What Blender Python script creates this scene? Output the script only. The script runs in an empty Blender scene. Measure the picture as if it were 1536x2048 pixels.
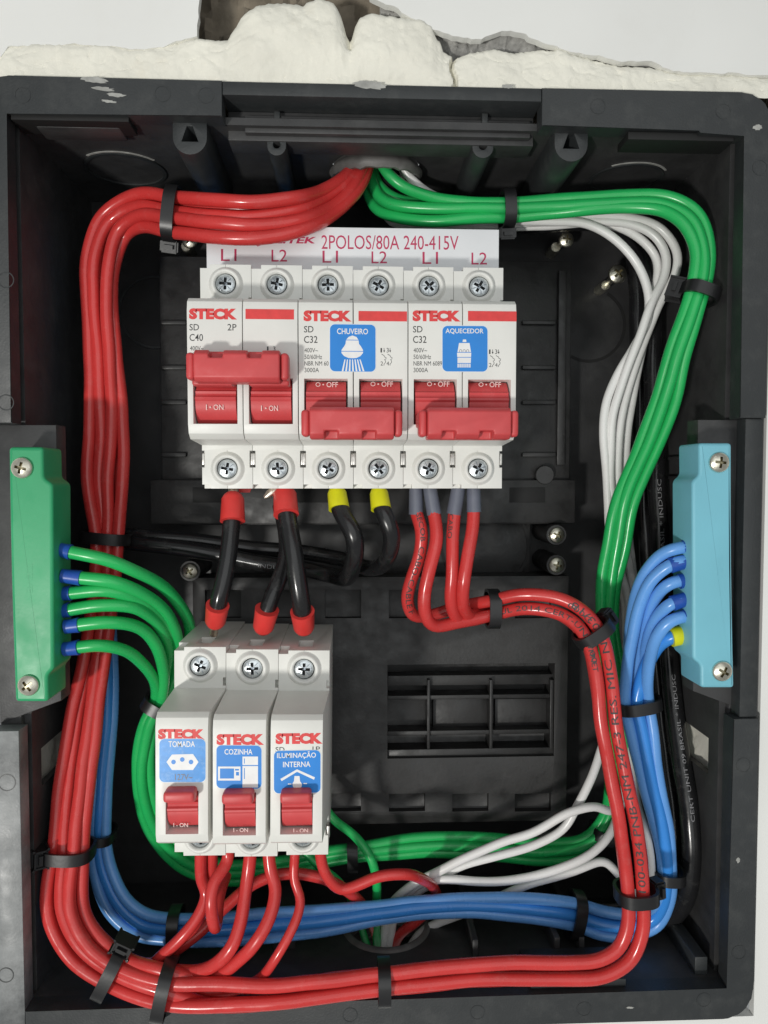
import bpy, bmesh, math, random
from mathutils import Vector, Matrix
from mathutils import noise as mnoise

# ------------------------------------------------------------------ camera, world, light, exposure
sc = bpy.context.scene
col = sc.collection
MM = 0.001
F, CAM_D = 1500.0, 340.0            # focal length in photo pixels, camera distance from the back panel (mm)
YAW, PITCH = math.radians(2.5), math.radians(2.5)
FWD = Vector((math.sin(YAW) * math.cos(PITCH), math.cos(YAW) * math.cos(PITCH), -math.sin(PITCH)))
RGT = FWD.cross(Vector((0, 0, 1))).normalized()
UPV = RGT.cross(FWD)
cam = bpy.data.objects.new('camera', bpy.data.cameras.new('camera'))
col.objects.link(cam)
cam.data.sensor_fit = 'VERTICAL'
cam.data.sensor_height = 24.0
cam.data.lens = 24.0 * F / 2048.0
cam.data.clip_start, cam.data.clip_end = 0.01, 50
cam.matrix_world = Matrix.Translation((0, -CAM_D * MM, 0)) @ Matrix((RGT, UPV, -FWD)).transposed().to_4x4()
sc.camera = cam

world = bpy.data.worlds.new('World')
sc.world = world
world.use_nodes = True
wb = world.node_tree.nodes['Background']
wb.inputs['Color'].default_value = (0.97, 1.0, 1.0, 1)
wb.inputs['Strength'].default_value = 0.27

lamp = bpy.data.lights.new('work_lamp', 'AREA')
lamp.shape, lamp.size, lamp.energy = 'DISK', 0.08, 5.2
lamp.color = (1.0, 0.98, 0.93)
lo = bpy.data.objects.new('work_lamp', lamp)
col.objects.link(lo)
lo.location = (-0.40, -0.90, -0.34)
lo.rotation_euler = (Vector((0, 0, -0.02)) - lo.location).to_track_quat('-Z', 'Y').to_euler()

front_fill = bpy.data.lights.new('front_fill_lamp', 'AREA')           # unseen broad fill, added to lift the deep blacks in the box
front_fill.shape, front_fill.size, front_fill.energy = 'DISK', 1.3, 3.9
front_fill.color = (0.97, 1.0, 1.0)
ro = bpy.data.objects.new('front_fill_lamp', front_fill)
col.objects.link(ro)
ro.location = (0.10, -1.10, 0.12)
ro.rotation_euler = (Vector((0.01, 0, -0.03)) - ro.location).to_track_quat('-Z', 'Y').to_euler()

sc.view_settings.view_transform = 'Standard'
sc.view_settings.look = 'None'
sc.view_settings.exposure = 0.0
sc.view_settings.gamma = 1.0
sc.view_settings.use_curve_mapping = False

# ------------------------------------------------------------------ helpers
rnd = random.Random(7)


def U(px, py, d):
    """photo pixel on the plane d mm in front of the back panel -> point in mm"""
    v = FWD + RGT * ((px - 768) / F) - UPV * ((py - 1024) / F)
    t = (CAM_D - d) / v.y
    return Vector((v.x * t, -d, v.z * t))


def mpp(px, py, d):
    return (U(px + 1, py, d) - U(px, py, d)).length


def mat(name, rgb, rough=0.45, metal=0.0, var=0.0, vscale=300, bump=0.0, bscale=900, spec=0.5, dust=0.0, dscale=90,
        dcol=(0.30, 0.30, 0.28), dlo=0.56, dhi=0.72, rvar=0.0, coat=0.0):
    m = bpy.data.materials.new(name)
    m.use_nodes = True
    nt = m.node_tree
    b = nt.nodes['Principled BSDF']
    b.inputs['Roughness'].default_value = rough
    b.inputs['Metallic'].default_value = metal
    b.inputs['Specular IOR Level'].default_value = spec
    b.inputs['Coat Weight'].default_value = coat
    geo = nt.nodes.new('ShaderNodeNewGeometry')
    c = nt.nodes.new('ShaderNodeRGB')
    c.outputs[0].default_value = (*rgb, 1)
    out = c.outputs[0]
    if var:
        n = nt.nodes.new('ShaderNodeTexNoise')
        n.inputs['Scale'].default_value = vscale
        n.inputs['Detail'].default_value = 5
        nt.links.new(geo.outputs['Position'], n.inputs['Vector'])
        mr = nt.nodes.new('ShaderNodeMapRange')
        mr.inputs['From Min'].default_value, mr.inputs['From Max'].default_value = 0.3, 0.7
        mr.inputs['To Min'].default_value, mr.inputs['To Max'].default_value = 1 - var, 1 + var
        nt.links.new(n.outputs['Fac'], mr.inputs['Value'])
        mx = nt.nodes.new('ShaderNodeVectorMath')
        mx.operation = 'SCALE'
        nt.links.new(out, mx.inputs[0])
        nt.links.new(mr.outputs[0], mx.inputs['Scale'])
        out = mx.outputs[0]
    if dust:
        n = nt.nodes.new('ShaderNodeTexNoise')
        n.inputs['Scale'].default_value = dscale
        n.inputs['Detail'].default_value = 9
        n.inputs['Roughness'].default_value = 0.68
        nt.links.new(geo.outputs['Position'], n.inputs['Vector'])
        mr = nt.nodes.new('ShaderNodeMapRange')
        mr.inputs['From Min'].default_value, mr.inputs['From Max'].default_value = dlo, dhi
        mr.inputs['To Min'].default_value, mr.inputs['To Max'].default_value = 0, dust
        nt.links.new(n.outputs['Fac'], mr.inputs['Value'])
        mix = nt.nodes.new('ShaderNodeMix')
        mix.data_type = 'RGBA'
        nt.links.new(mr.outputs[0], mix.inputs['Factor'])
        nt.links.new(out, mix.inputs['A'])
        mix.inputs['B'].default_value = (*dcol, 1)
        out = mix.outputs['Result']
    nt.links.new(out, b.inputs['Base Color'])
    if rvar:
        n = nt.nodes.new('ShaderNodeTexNoise')
        n.inputs['Scale'].default_value = 160
        n.inputs['Detail'].default_value = 6
        nt.links.new(geo.outputs['Position'], n.inputs['Vector'])
        mr = nt.nodes.new('ShaderNodeMapRange')
        mr.inputs['From Min'].default_value, mr.inputs['From Max'].default_value = 0.3, 0.7
        mr.inputs['To Min'].default_value, mr.inputs['To Max'].default_value = max(0.05, rough - rvar), rough + rvar
        nt.links.new(n.outputs['Fac'], mr.inputs['Value'])
        nt.links.new(mr.outputs[0], b.inputs['Roughness'])
    if bump:
        n = nt.nodes.new('ShaderNodeTexNoise')
        n.inputs['Scale'].default_value = bscale
        n.inputs['Detail'].default_value = 4
        nt.links.new(geo.outputs['Position'], n.inputs['Vector'])
        bp = nt.nodes.new('ShaderNodeBump')
        bp.inputs['Strength'].default_value = bump
        bp.inputs['Distance'].default_value = 0.0004
        nt.links.new(n.outputs['Fac'], bp.inputs['Height'])
        nt.links.new(bp.outputs[0], b.inputs['Normal'])
    return m


M = dict(
    black=mat('black_plastic', (0.040, 0.040, 0.041), 0.50, var=0.25, vscale=60, bump=0.12, bscale=1500, rvar=0.10, dust=0.12, dscale=70, dlo=0.52, dhi=0.85),
    rim=mat('dusty_black_plastic', (0.027, 0.030, 0.0315), 0.46, var=0.06, vscale=30, bump=0.18, bscale=1600, rvar=0.05, dust=0.10, dscale=120, dlo=0.50, dhi=0.85),
    rim_glare_dust=mat('glare_dust_black_plastic', (0.085, 0.09, 0.092), 0.46, var=0.25, vscale=40, bump=0.12, bscale=1300, rvar=0.12, dust=0.75, dscale=38, dcol=(0.34, 0.35, 0.35), dlo=0.40, dhi=0.72),  # paler base and blotches paint in glare on the rim, along with smudged dust
    chassis=mat('chassis_plastic', (0.019, 0.0185, 0.0185), 0.48, var=0.25, vscale=80, bump=0.15, bscale=700, rvar=0.14, dust=0.35, dscale=130, dlo=0.62, dhi=0.82, dcol=(0.12, 0.12, 0.12)),
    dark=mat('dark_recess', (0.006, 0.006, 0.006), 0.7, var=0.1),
    tie=mat('nylon_black', (0.012, 0.012, 0.013), 0.36, var=0.1, bump=0.05),
    red=mat('red_pvc', (0.57, 0.041, 0.039), 0.25, var=0.10, vscale=45, bump=0.06, bscale=500, rvar=0.12, dust=0.22, dscale=210, dcol=(0.60, 0.26, 0.24), dlo=0.56, dhi=0.80),
    green=mat('green_pvc', (0.018, 0.43, 0.105), 0.28, var=0.08, vscale=45, bump=0.06, bscale=500, rvar=0.08, dust=0.08, dscale=160, dcol=(0.3, 0.5, 0.35), dlo=0.6, dhi=0.85),
    blue=mat('blue_pvc', (0.125, 0.34, 0.75), 0.28, var=0.08, vscale=45, bump=0.06, bscale=500, rvar=0.08),
    deepblue=mat('deep_blue_pvc', (0.045, 0.26, 0.74), 0.24, var=0.08, vscale=45, bump=0.06, bscale=500, rvar=0.06),
    white=mat('white_pvc', (0.81, 0.80, 0.785), 0.30, var=0.04, vscale=45, bump=0.05, bscale=500, rvar=0.06, dust=0.34, dscale=40, dcol=(0.5, 0.46, 0.38), dlo=0.55, dhi=0.8),
    cable=mat('black_pvc', (0.013, 0.013, 0.014), 0.22, var=0.2, vscale=45, bump=0.05, bscale=400, rvar=0.10, dust=0.12, dscale=120),
    mcb=mat('breaker_housing', (0.74, 0.735, 0.70), 0.42, var=0.03, vscale=90, bump=0.05, bscale=1800, rvar=0.06, dust=0.06, dscale=150, dcol=(0.5, 0.48, 0.42)),
    mcb2=mat('breaker_housing_older', (0.72, 0.715, 0.675), 0.42, var=0.03, vscale=90, bump=0.05, bscale=1800, rvar=0.06, dust=0.10, dscale=150, dcol=(0.45, 0.43, 0.38)),
    toggle=mat('toggle_red', (0.57, 0.062, 0.066), 0.45, var=0.07, vscale=120, bump=0.05, bscale=900, rvar=0.06, dust=0.12, dscale=120, dcol=(0.6, 0.3, 0.3)),
    ink_red=mat('red_print', (0.68, 0.045, 0.045), 0.5, var=0.1, vscale=400),
    ink_magenta=mat('magenta_print', (0.50, 0.03, 0.10), 0.5, var=0.15, vscale=400),
    ink_black=mat('black_print', (0.05, 0.05, 0.05), 0.6, var=0.2, vscale=400),
    ink_grey=mat('grey_print', (0.24, 0.24, 0.25), 0.6, var=0.2, vscale=400),
    ink_white=mat('white_print', (0.80, 0.80, 0.80), 0.5, var=0.05),
    ink_pink=mat('pale_toggle_print', (0.80, 0.55, 0.52), 0.5, var=0.1),
    sticker=mat('sticker_blue', (0.010, 0.215, 0.66), 0.35, var=0.05, vscale=120, rvar=0.05),
    sticker_worn=mat('sticker_blue_worn', (0.03, 0.26, 0.68), 0.35, var=0.12, vscale=400, dust=0.55, dscale=380, dcol=(0.35, 0.55, 0.8), dlo=0.52, dhi=0.75),
    sticker_edge=mat('sticker_paper', (0.72, 0.78, 0.82), 0.5, var=0.03),
    comb=mat('comb_white', (0.76, 0.77, 0.79), 0.40, var=0.03, vscale=90, bump=0.04, rvar=0.05),
    zinc=mat('zinc_steel', (0.62, 0.66, 0.68), 0.30, metal=1.0, var=0.18, vscale=700, bump=0.2, bscale=1800, rvar=0.1),
    slot=mat('screw_recess', (0.24, 0.27, 0.30), 0.42, metal=1.0, var=0.3, vscale=900),
    nickel=mat('nickel_screw', (0.74, 0.71, 0.60), 0.36, metal=1.0, var=0.15, vscale=500, bump=0.15, bscale=1500, rvar=0.1),
    slot_n=mat('nickel_recess', (0.30, 0.27, 0.18), 0.4, metal=1.0, var=0.3, vscale=900),
    tin=mat('tinned_copper', (0.72, 0.66, 0.56), 0.35, metal=1.0, var=0.25, vscale=900, bump=0.4, bscale=900),
    f_red=mat('ferrule_red', (0.70, 0.045, 0.04), 0.38, var=0.05, bump=0.03),
    f_yellow=mat('ferrule_yellow', (0.72, 0.70, 0.008), 0.40, var=0.05, bump=0.03),
    f_grey=mat('ferrule_grey', (0.13, 0.14, 0.18), 0.36, var=0.06, bump=0.03),
    f_blue=mat('ferrule_blue', (0.014, 0.075, 0.38), 0.36, var=0.06, bump=0.03),
    bar_green=mat('bar_cover_green', (0.024, 0.33, 0.135), 0.42, var=0.08, vscale=40, bump=0.05, bscale=900, rvar=0.08, dust=0.15, dscale=40, dcol=(0.2, 0.5, 0.32), dlo=0.5, dhi=0.8),
    bar_blue=mat('bar_cover_blue', (0.18, 0.49, 0.60), 0.44, var=0.07, vscale=40, bump=0.05, bscale=900, rvar=0.08),
    clip=mat('clip_metal', (0.55, 0.53, 0.50), 0.35, metal=1.0, var=0.2, vscale=800),
    wall=mat('white_wall', (0.80, 0.80, 0.775), 0.55, var=0.035, vscale=14, bump=0.10, bscale=260, dust=0.16, dscale=22, dcol=(0.62, 0.59, 0.52), dlo=0.55, dhi=0.8),
    mortar=mat('grey_mortar', (0.36, 0.355, 0.34), 0.9, var=0.35, vscale=220, bump=1.0, bscale=600, dust=0.5, dscale=150, dcol=(0.66, 0.65, 0.62), dlo=0.5, dhi=0.7),
    recess=mat('brown_rubble', (0.20, 0.17, 0.13), 0.95, var=0.4, vscale=90, bump=1.0, bscale=420),
    foam=mat('expanding_foam', (0.82, 0.80, 0.71), 0.8, var=0.06, vscale=60, bump=0.45, bscale=900, spec=0.25, dust=0.35, dscale=55, dcol=(0.62, 0.52, 0.36), dlo=0.58, dhi=0.84),
    conduit=mat('corrugated_conduit', (0.12, 0.115, 0.11), 0.5, var=0.3, vscale=120, bump=0.2, bscale=500, dust=0.4, dscale=120, dcol=(0.25, 0.25, 0.25)),
    plaster=mat('dry_plaster', (0.36, 0.36, 0.34), 0.9, var=0.2, vscale=300, bump=0.8, bscale=700),
)
SMOOTH_ANG = math.radians(40)


def tag(o, label, cat, group=None, kind=None):
    if kind:
        o['kind'] = kind
    if label:
        o['label'] = label
    if cat:
        o['category'] = cat
    if group:
        o['group'] = group
    return o


def link(o, parent=None):
    col.objects.link(o)
    if parent is not None:
        base = parent
        loc = Vector((0, 0, 0))
        while base is not None:
            loc += base.location if base.parent is None else Vector((0, 0, 0))
            base = base.parent
        o.parent = parent
        if parent.parent is None:
            o.matrix_parent_inverse = Matrix.Translation(-parent.location)
        else:
            # parents of parents only translate; undo both
            pm = parent.matrix_parent_inverse.copy()
            o.matrix_parent_inverse = (Matrix.Translation(parent.parent.location) @ pm @ parent.matrix_basis).inverted()
    return o


def shade(me, ang=SMOOTH_ANG):
    me.shade_smooth()
    me.set_sharp_from_angle(angle=ang)


def mk(name, verts, faces, m, parent=None, smooth=True, ang=SMOOTH_ANG, at=None):
    """mesh object from points in mm, its origin at the middle of its box (or at a given point)"""
    if at is None:
        lo_ = Vector((min(v[0] for v in verts), min(v[1] for v in verts), min(v[2] for v in verts)))
        hi_ = Vector((max(v[0] for v in verts), max(v[1] for v in verts), max(v[2] for v in verts)))
        at = (lo_ + hi_) / 2
    me = bpy.data.meshes.new(name)
    me.from_pydata([((v[0] - at[0]) * MM, (v[1] - at[1]) * MM, (v[2] - at[2]) * MM) for v in verts], [], faces)
    me.materials.append(m)
    me.update()
    if smooth:
        shade(me, ang)
    o = bpy.data.objects.new(name, me)
    o.location = Vector(at) * MM
    return link(o, parent)


def mkbm(name, bm, m, parent=None, smooth=True, ang=SMOOTH_ANG):
    bmesh.ops.recalc_face_normals(bm, faces=bm.faces)
    bm.verts.index_update()
    vs = [v.co.copy() for v in bm.verts]
    fs = [[v.index for v in f.verts] for f in bm.faces]
    bm.free()
    return mk(name, vs, fs, m, parent, smooth, ang)


def empty(name, at_mm, label, cat, group=None):
    o = bpy.data.objects.new(name, None)
    o.empty_display_size = 0.01
    o.location = Vector(at_mm) * MM
    col.objects.link(o)
    return tag(o, label, cat, group)


def share(name, me, at_mm, parent, roty=0.0, scale=None):
    o = bpy.data.objects.new(name, me)
    o.location = Vector(at_mm) * MM
    o.rotation_euler = (0, roty, 0)
    if scale:
        o.scale = scale
    return link(o, parent)


def bm_box(bm, x0, x1, d0, d1, z0, z1, bevel=0.0, seg=2):
    """box between depths d0 (back) and d1 (front)"""
    r = bmesh.ops.create_cube(bm, size=1)
    for v in r['verts']:
        v.co = Vector((x0 + (v.co.x + .5) * (x1 - x0), -(d0 + (v.co.y + .5) * (d1 - d0)), z0 + (v.co.z + .5) * (z1 - z0)))
    if bevel:
        bmesh.ops.recalc_face_normals(bm, faces=list({f for v in r['verts'] for f in v.link_faces}))
        es = list({e for v in r['verts'] for e in v.link_edges})
        bmesh.ops.bevel(bm, geom=es, offset=bevel, segments=seg, affect='EDGES', profile=0.5)
    return bm


def box(name, x0, x1, d0, d1, z0, z1, m, parent=None, bevel=0.3, seg=2):
    return mkbm(name, bm_box(bmesh.new(), x0, x1, d0, d1, z0, z1, bevel, seg), m, parent)


def bm_prism(bm, pts, d0, d1, taper=0.0):
    """closed outline [(x, z)] in mm extruded from depth d0 to d1"""
    n = len(pts)
    cx = sum(p[0] for p in pts) / n
    cz = sum(p[1] for p in pts) / n
    a = [bm.verts.new((p[0], -d0, p[1])) for p in pts]
    b = [bm.verts.new((cx + (p[0] - cx) * (1 - taper), -d1, cz + (p[1] - cz) * (1 - taper))) for p in pts]
    for i in range(n):
        bm.faces.new((a[i], a[(i + 1) % n], b[(i + 1) % n], b[i]))
    bm.faces.new(a[::-1])
    bm.faces.new(b)
    return bm


def flat(name, px_pts, d, m, parent, t=0.06, smooth=False, under=0.0):
    """printed or stuck shape given by photo pixels on the plane d, t mm thick"""
    pts = [U(x, y, d) for x, y in px_pts]
    return mkbm(name, bm_prism(bmesh.new(), [(p.x, p.z) for p in pts], d - under, d + t), m, parent, smooth)


def rrect(x0, y0, x1, y1, r, n=5, skew=0.0):
    out = []
    for cx, cy, a0 in ((x1 - r, y0 + r, -90), (x1 - r, y1 - r, 0), (x0 + r, y1 - r, 90), (x0 + r, y0 + r, 180)):
        for i in range(n + 1):
            a = math.radians(a0 + 90 * i / n)
            out.append((cx + r * math.cos(a), cy + r * math.sin(a)))
    mx = (x0 + x1) / 2
    return [(x, y + skew * (x - mx)) for x, y in out]


def circ(cx, cy, rx, ry=None, n=20):
    ry = rx if ry is None else ry
    return [(cx + rx * math.cos(2 * math.pi * i / n), cy + ry * math.sin(2 * math.pi * i / n)) for i in range(n)]


def stroke(pts, w):
    """outline of an open polyline of width w (pixels)"""
    l, r = [], []
    for i, p in enumerate(pts):
        a = pts[max(0, i - 1)]
        b = pts[min(len(pts) - 1, i + 1)]
        tx, ty = b[0] - a[0], b[1] - a[1]
        k = math.hypot(tx, ty) or 1
        nx, ny = -ty / k * w / 2, tx / k * w / 2
        l.append((p[0] + nx, p[1] + ny))
        r.append((p[0] - nx, p[1] - ny))
    return l + r[::-1]


def lathe(prof, n=24, cap0=True, cap1=True):
    """profile [(radius, height)] about the axis that points at the viewer; points in mm"""
    vs, fs = [], []
    for r, h in prof:
        for i in range(n):
            a = 2 * math.pi * i / n
            vs.append(Vector((r * math.cos(a), -h, r * math.sin(a))))
    for j in range(len(prof) - 1):
        for i in range(n):
            k = (i + 1) % n
            fs.append((j * n + i, j * n + k, (j + 1) * n + k, (j + 1) * n + i))
    if cap0:
        fs.append(tuple(range(n))[::-1])
    if cap1:
        fs.append(tuple((len(prof) - 1) * n + i for i in range(n)))
    return vs, fs


def mesh_only(name, vs, fs, m, ang=SMOOTH_ANG):
    me = bpy.data.meshes.new(name)
    me.from_pydata([(v[0] * MM, v[1] * MM, v[2] * MM) for v in vs], [], fs)
    for k in (m if isinstance(m, (list, tuple)) else [m]):
        me.materials.append(k)
    bm = bmesh.new()
    bm.from_mesh(me)
    bmesh.ops.recalc_face_normals(bm, faces=bm.faces)
    bm.to_mesh(me)
    bm.free()
    shade(me, ang)
    return me


def bool_mesh(name, bm_a, bm_b, m, bevel=0.0, seg=2):
    """a minus b, bevelled, as a mesh in metres"""
    obs = []
    for bmx in (bm_a, bm_b):
        bmesh.ops.recalc_face_normals(bmx, faces=bmx.faces)
        me = bpy.data.meshes.new('tmp')
        bmx.to_mesh(me)
        bmx.free()
        o = bpy.data.objects.new('tmp', me)
        col.objects.link(o)
        obs.append(o)
    md = obs[0].modifiers.new('b', 'BOOLEAN')
    md.object, md.operation, md.solver = obs[1], 'DIFFERENCE', 'EXACT'
    if bevel:
        bv = obs[0].modifiers.new('v', 'BEVEL')
        bv.width, bv.segments, bv.limit_method, bv.angle_limit = bevel, seg, 'ANGLE', math.radians(25)
    dg = bpy.context.evaluated_depsgraph_get()
    me = bpy.data.meshes.new_from_object(obs[0].evaluated_get(dg))
    me.name = name
    me.transform(Matrix.Scale(MM, 4))
    me.materials.clear()
    me.materials.append(m)
    shade(me)
    for o in obs:
        t = o.data
        bpy.data.objects.remove(o)
        bpy.data.meshes.remove(t)
    return me


_txt = {}


def text_shape(s, bold=0.0, res=3):
    key = (s, bold)
    if key not in _txt:
        cu = bpy.data.curves.new('t', 'FONT')
        cu.body, cu.offset, cu.resolution_u = s, bold, res
        o = bpy.data.objects.new('t', cu)
        col.objects.link(o)
        dg = bpy.context.evaluated_depsgraph_get()
        me = bpy.data.meshes.new_from_object(o.evaluated_get(dg))
        vs = [v.co.copy() for v in me.vertices]
        fs = [tuple(p.vertices) for p in me.polygons]
        bpy.data.objects.remove(o)
        bpy.data.curves.remove(cu)
        bpy.data.meshes.remove(me)
        x0, x1 = min(v.x for v in vs), max(v.x for v in vs)
        y0, y1 = min(v.y for v in vs), max(v.y for v in vs)
        _txt[key] = ([((v.x - x0) / (x1 - x0), (v.y - y0) / (y1 - y0)) for v in vs], fs)
    return _txt[key]


def text(s, bx, d, m, parent, bold=0.0, skew=0.0, lift=0.05, name='lettering', slant=0.0):
    """lettering filling the photo-pixel box (x0, y0, x1, y1) on the plane d"""
    uv, fs = text_shape(s, bold)
    x0, y0, x1, y1 = bx
    vs = []
    for u, v in uv:
        px = x0 + (u + slant * (v - .5)) * (x1 - x0)
        p = U(px, y1 + (y0 - y1) * v + skew * (px - (x0 + x1) / 2), d)
        vs.append((p.x, -(d + lift), p.z))
    return mk(name, vs, fs, m, parent, False)


# ------------------------------------------------------------------ curves and tubes
def catmull(pts, step=1.6):
    P = [pts[0] * 2 - pts[1]] + list(pts) + [pts[-1] * 2 - pts[-2]]
    out = []
    for i in range(1, len(P) - 2):
        p0, p1, p2, p3 = P[i - 1], P[i], P[i + 1], P[i + 2]
        t0 = 0.0
        t1 = t0 + max(1e-6, (p1 - p0).length) ** .5
        t2 = t1 + max(1e-6, (p2 - p1).length) ** .5
        t3 = t2 + max(1e-6, (p3 - p2).length) ** .5
        n = max(2, int((p2 - p1).length / step))
        for k in range(n):
            t = t1 + (t2 - t1) * k / n
            a1 = p0 * ((t1 - t) / (t1 - t0)) + p1 * ((t - t0) / (t1 - t0))
            a2 = p1 * ((t2 - t) / (t2 - t1)) + p2 * ((t - t1) / (t2 - t1))
            a3 = p2 * ((t3 - t) / (t3 - t2)) + p3 * ((t - t2) / (t3 - t2))
            b1 = a1 * ((t2 - t) / (t2 - t0)) + a2 * ((t - t0) / (t2 - t0))
            b2 = a2 * ((t3 - t) / (t3 - t1)) + a3 * ((t - t1) / (t3 - t1))
            out.append(b1 * ((t2 - t) / (t2 - t1)) + b2 * ((t - t1) / (t2 - t1)))
    out.append(pts[-1].copy())
    for _ in range(2):                                  # relax small kinks
        q = [p.copy() for p in out]
        for i in range(1, len(out) - 1):
            out[i] = (q[i - 1] + q[i] * 2 + q[i + 1]) / 4
    return out


def frames(path):
    T = []
    for i in range(len(path)):
        T.append((path[min(i + 1, len(path) - 1)] - path[max(i - 1, 0)]).normalized())
    n = Vector((0, -1, 0)) if abs(T[0].y) < .9 else Vector((1, 0, 0))
    N = []
    for t in T:
        n = (n - t * n.dot(t)).normalized()
        N.append(n.copy())
    return T, N


def tube(name, path, rad, m, parent=None, n=12):
    T, N = frames(path)
    vs, fs = [], []
    for i, p in enumerate(path):
        r = rad(i / (len(path) - 1)) if callable(rad) else rad
        B = T[i].cross(N[i])
        for k in range(n):
            a = 2 * math.pi * k / n
            vs.append(p + (N[i] * math.cos(a) + B * math.sin(a)) * r)
    for i in range(len(path) - 1):
        for k in range(n):
            q = (k + 1) % n
            fs.append((i * n + k, i * n + q, (i + 1) * n + q, (i + 1) * n + k))
    fs.append(tuple(range(n))[::-1])
    fs.append(tuple((len(path) - 1) * n + k for k in range(n)))
    return mk(name, vs, fs, m, parent, True, math.radians(60))


PATHS = {}


def wire(name, pts, dia, m, label, group=None, cat='wire', key=None, n=12):
    path = catmull([U(*p) for p in pts])
    wob = rnd.random() * 90
    for q in range(2, len(path) - 2):
        p = path[q]
        f = min(1.0, q / 8, (len(path) - q) / 8)
        path[q] = p + Vector((mnoise.noise(Vector((q * .10, wob, 1))), .6 * mnoise.noise(Vector((q * .10, wob, 5))), mnoise.noise(Vector((q * .10, wob, 9))))) * (.42 * f)
    o = tube(name, path, lambda t: dia / 2 * (1 + .018 * mnoise.noise(Vector((t * 40, wob, 3)))), m, None, n)
    tag(o, label, cat, group)
    if key:
        PATHS[key] = (path, dia / 2, o)
    o['_r'] = 0
    del o['_r']
    return o, path


def lane(st, u, v, amp=0.06, ph=None):
    """points of one strand of a bundle: stations (px, py, d, half width), side offset u, depth offset v"""
    ph = rnd.random() * 6.28 if ph is None else ph
    out = []
    for i, s in enumerate(st):
        a, b = st[max(0, i - 1)], st[min(len(st) - 1, i + 1)]
        tx, ty = b[0] - a[0], b[1] - a[1]
        k = math.hypot(tx, ty)
        w = (u + amp * (math.sin(ph + i * .8) + .6 * math.sin(ph * 2.3 + i * .37))) * s[3]
        out.append((s[0] - ty / k * w, s[1] + tx / k * w, s[2] + v + amp * 9 * math.sin(ph * 1.7 + i * .55)))
    return out


def sweep_part(name, prof, path_pts, m, parent, n=18, squash=1.0):
    """lathe of [(radius, distance)] along the straight line from path_pts[0] towards path_pts[1]"""
    a, b = path_pts
    t = (b - a).normalized()
    nn = Vector((0, -1, 0))
    nn = (nn - t * nn.dot(t)).normalized()
    B = t.cross(nn)
    vs, fs = [], []
    for r, s in prof:
        for k in range(n):
            g = 2 * math.pi * k / n
            vs.append(a + t * s + nn * (math.cos(g) * r * squash) + B * (math.sin(g) * r))
    for j in range(len(prof) - 1):
        for k in range(n):
            q = (k + 1) % n
            fs.append((j * n + k, j * n + q, (j + 1) * n + q, (j + 1) * n + k))
    fs.append(tuple(range(n))[::-1])
    fs.append(tuple((len(prof) - 1) * n + k for k in range(n)))
    return mk(name, vs, fs, m, parent, True, math.radians(35))


def wire_text(key, s, start_px, height, pitch, m, ang=0.0, flip=False):
    """print running along a wire: starts near a photo pixel, wraps on the insulation"""
    path, r, o = PATHS[key]
    best, bi = 1e9, 0
    tgt = Vector(start_px)
    for i, p in enumerate(path):
        v = p - Vector((0, -CAM_D, 0))
        z = v.dot(FWD)
        q = Vector((768 + F * v.dot(RGT) / z, 1024 - F * v.dot(UPV) / z))
        dd = (q - tgt).length
        if dd < best:
            best, bi = dd, i
    cum = [0.0]
    for i in range(1, len(path)):
        cum.append(cum[-1] + (path[i] - path[i - 1]).length)
    uv, fs = text_shape(s, 0.0, 2)
    bm = bmesh.new()                                     # cut the letters into bands so that they wrap round the wire
    bv = [bm.verts.new((u, v, 0)) for u, v in uv]
    for f in fs:
        try:
            bm.faces.new([bv[q] for q in f])
        except ValueError:
            pass
    for lv in (.14, .28, .42, .57, .71, .86):
        bmesh.ops.bisect_plane(bm, geom=bm.verts[:] + bm.edges[:] + bm.faces[:], plane_co=(0, lv, 0), plane_no=(0, 1, 0))
    bm.verts.index_update()
    uv = [(v.co.x, v.co.y) for v in bm.verts]
    fs = [tuple(v.index for v in f.verts) for f in bm.faces]
    bm.free()
    width = pitch * len(s)
    sgn = -1 if flip else 1
    vs = []
    for u, v in uv:
        st = cum[bi] + sgn * u * width
        st = min(max(st, 0), cum[-1] - 1e-4)
        j = max(0, min(len(path) - 2, next((q for q in range(len(cum) - 1) if cum[q + 1] > st), len(path) - 2)))
        f = (st - cum[j]) / max(1e-6, cum[j + 1] - cum[j])
        p = path[j].lerp(path[j + 1], f)
        t = ((path[j + 1] - path[j]).normalized())
        view = (Vector((0, -CAM_D, 0)) - p).normalized()
        nn = (view - t * view.dot(t)).normalized()
        B = nn.cross(t) * sgn
        a = ang * sgn + (v - .5) * height / r
        vs.append(p + (nn * math.cos(a) + B * math.sin(a)) * (r + 0.12))
    return mk('lettering', vs, fs, m, o, False)


# ------------------------------------------------------------------ wall, mortar, foam
XL, XR, ZT, ZB = -113.7, 135.8, 121.5, -184.5        # inside faces of the box
OL, OR, OT, OB = -123.5, 145.3, 132.8, -195.5        # outside of the rim
RIM = 82.0

wl = U(0, 100, 78)


def jag(pts, amp, step=4.0, seed=1.0):
    out = []
    for i in range(len(pts) - 1):
        a, b = Vector(pts[i]), Vector(pts[i + 1])
        n = max(1, int((b - a).length / step))
        for k in range(n):
            p = a.lerp(b, k / n)
            q = Vector((p.x * .2, p.y * .2, seed))
            q2 = Vector((p.x * .9, p.y * .9, seed + 5))
            out.append((p.x + amp * (mnoise.noise(q) + .5 * mnoise.noise(q2)), p.y + amp * (mnoise.noise(q + Vector((9, 3, 1))) + .5 * mnoise.noise(q2 + Vector((4, 8, 2))))))
    return out


def wpx(lst, d=78):
    return [(U(x, y, d).x, U(x, y, d).z) for x, y in lst]


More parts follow.
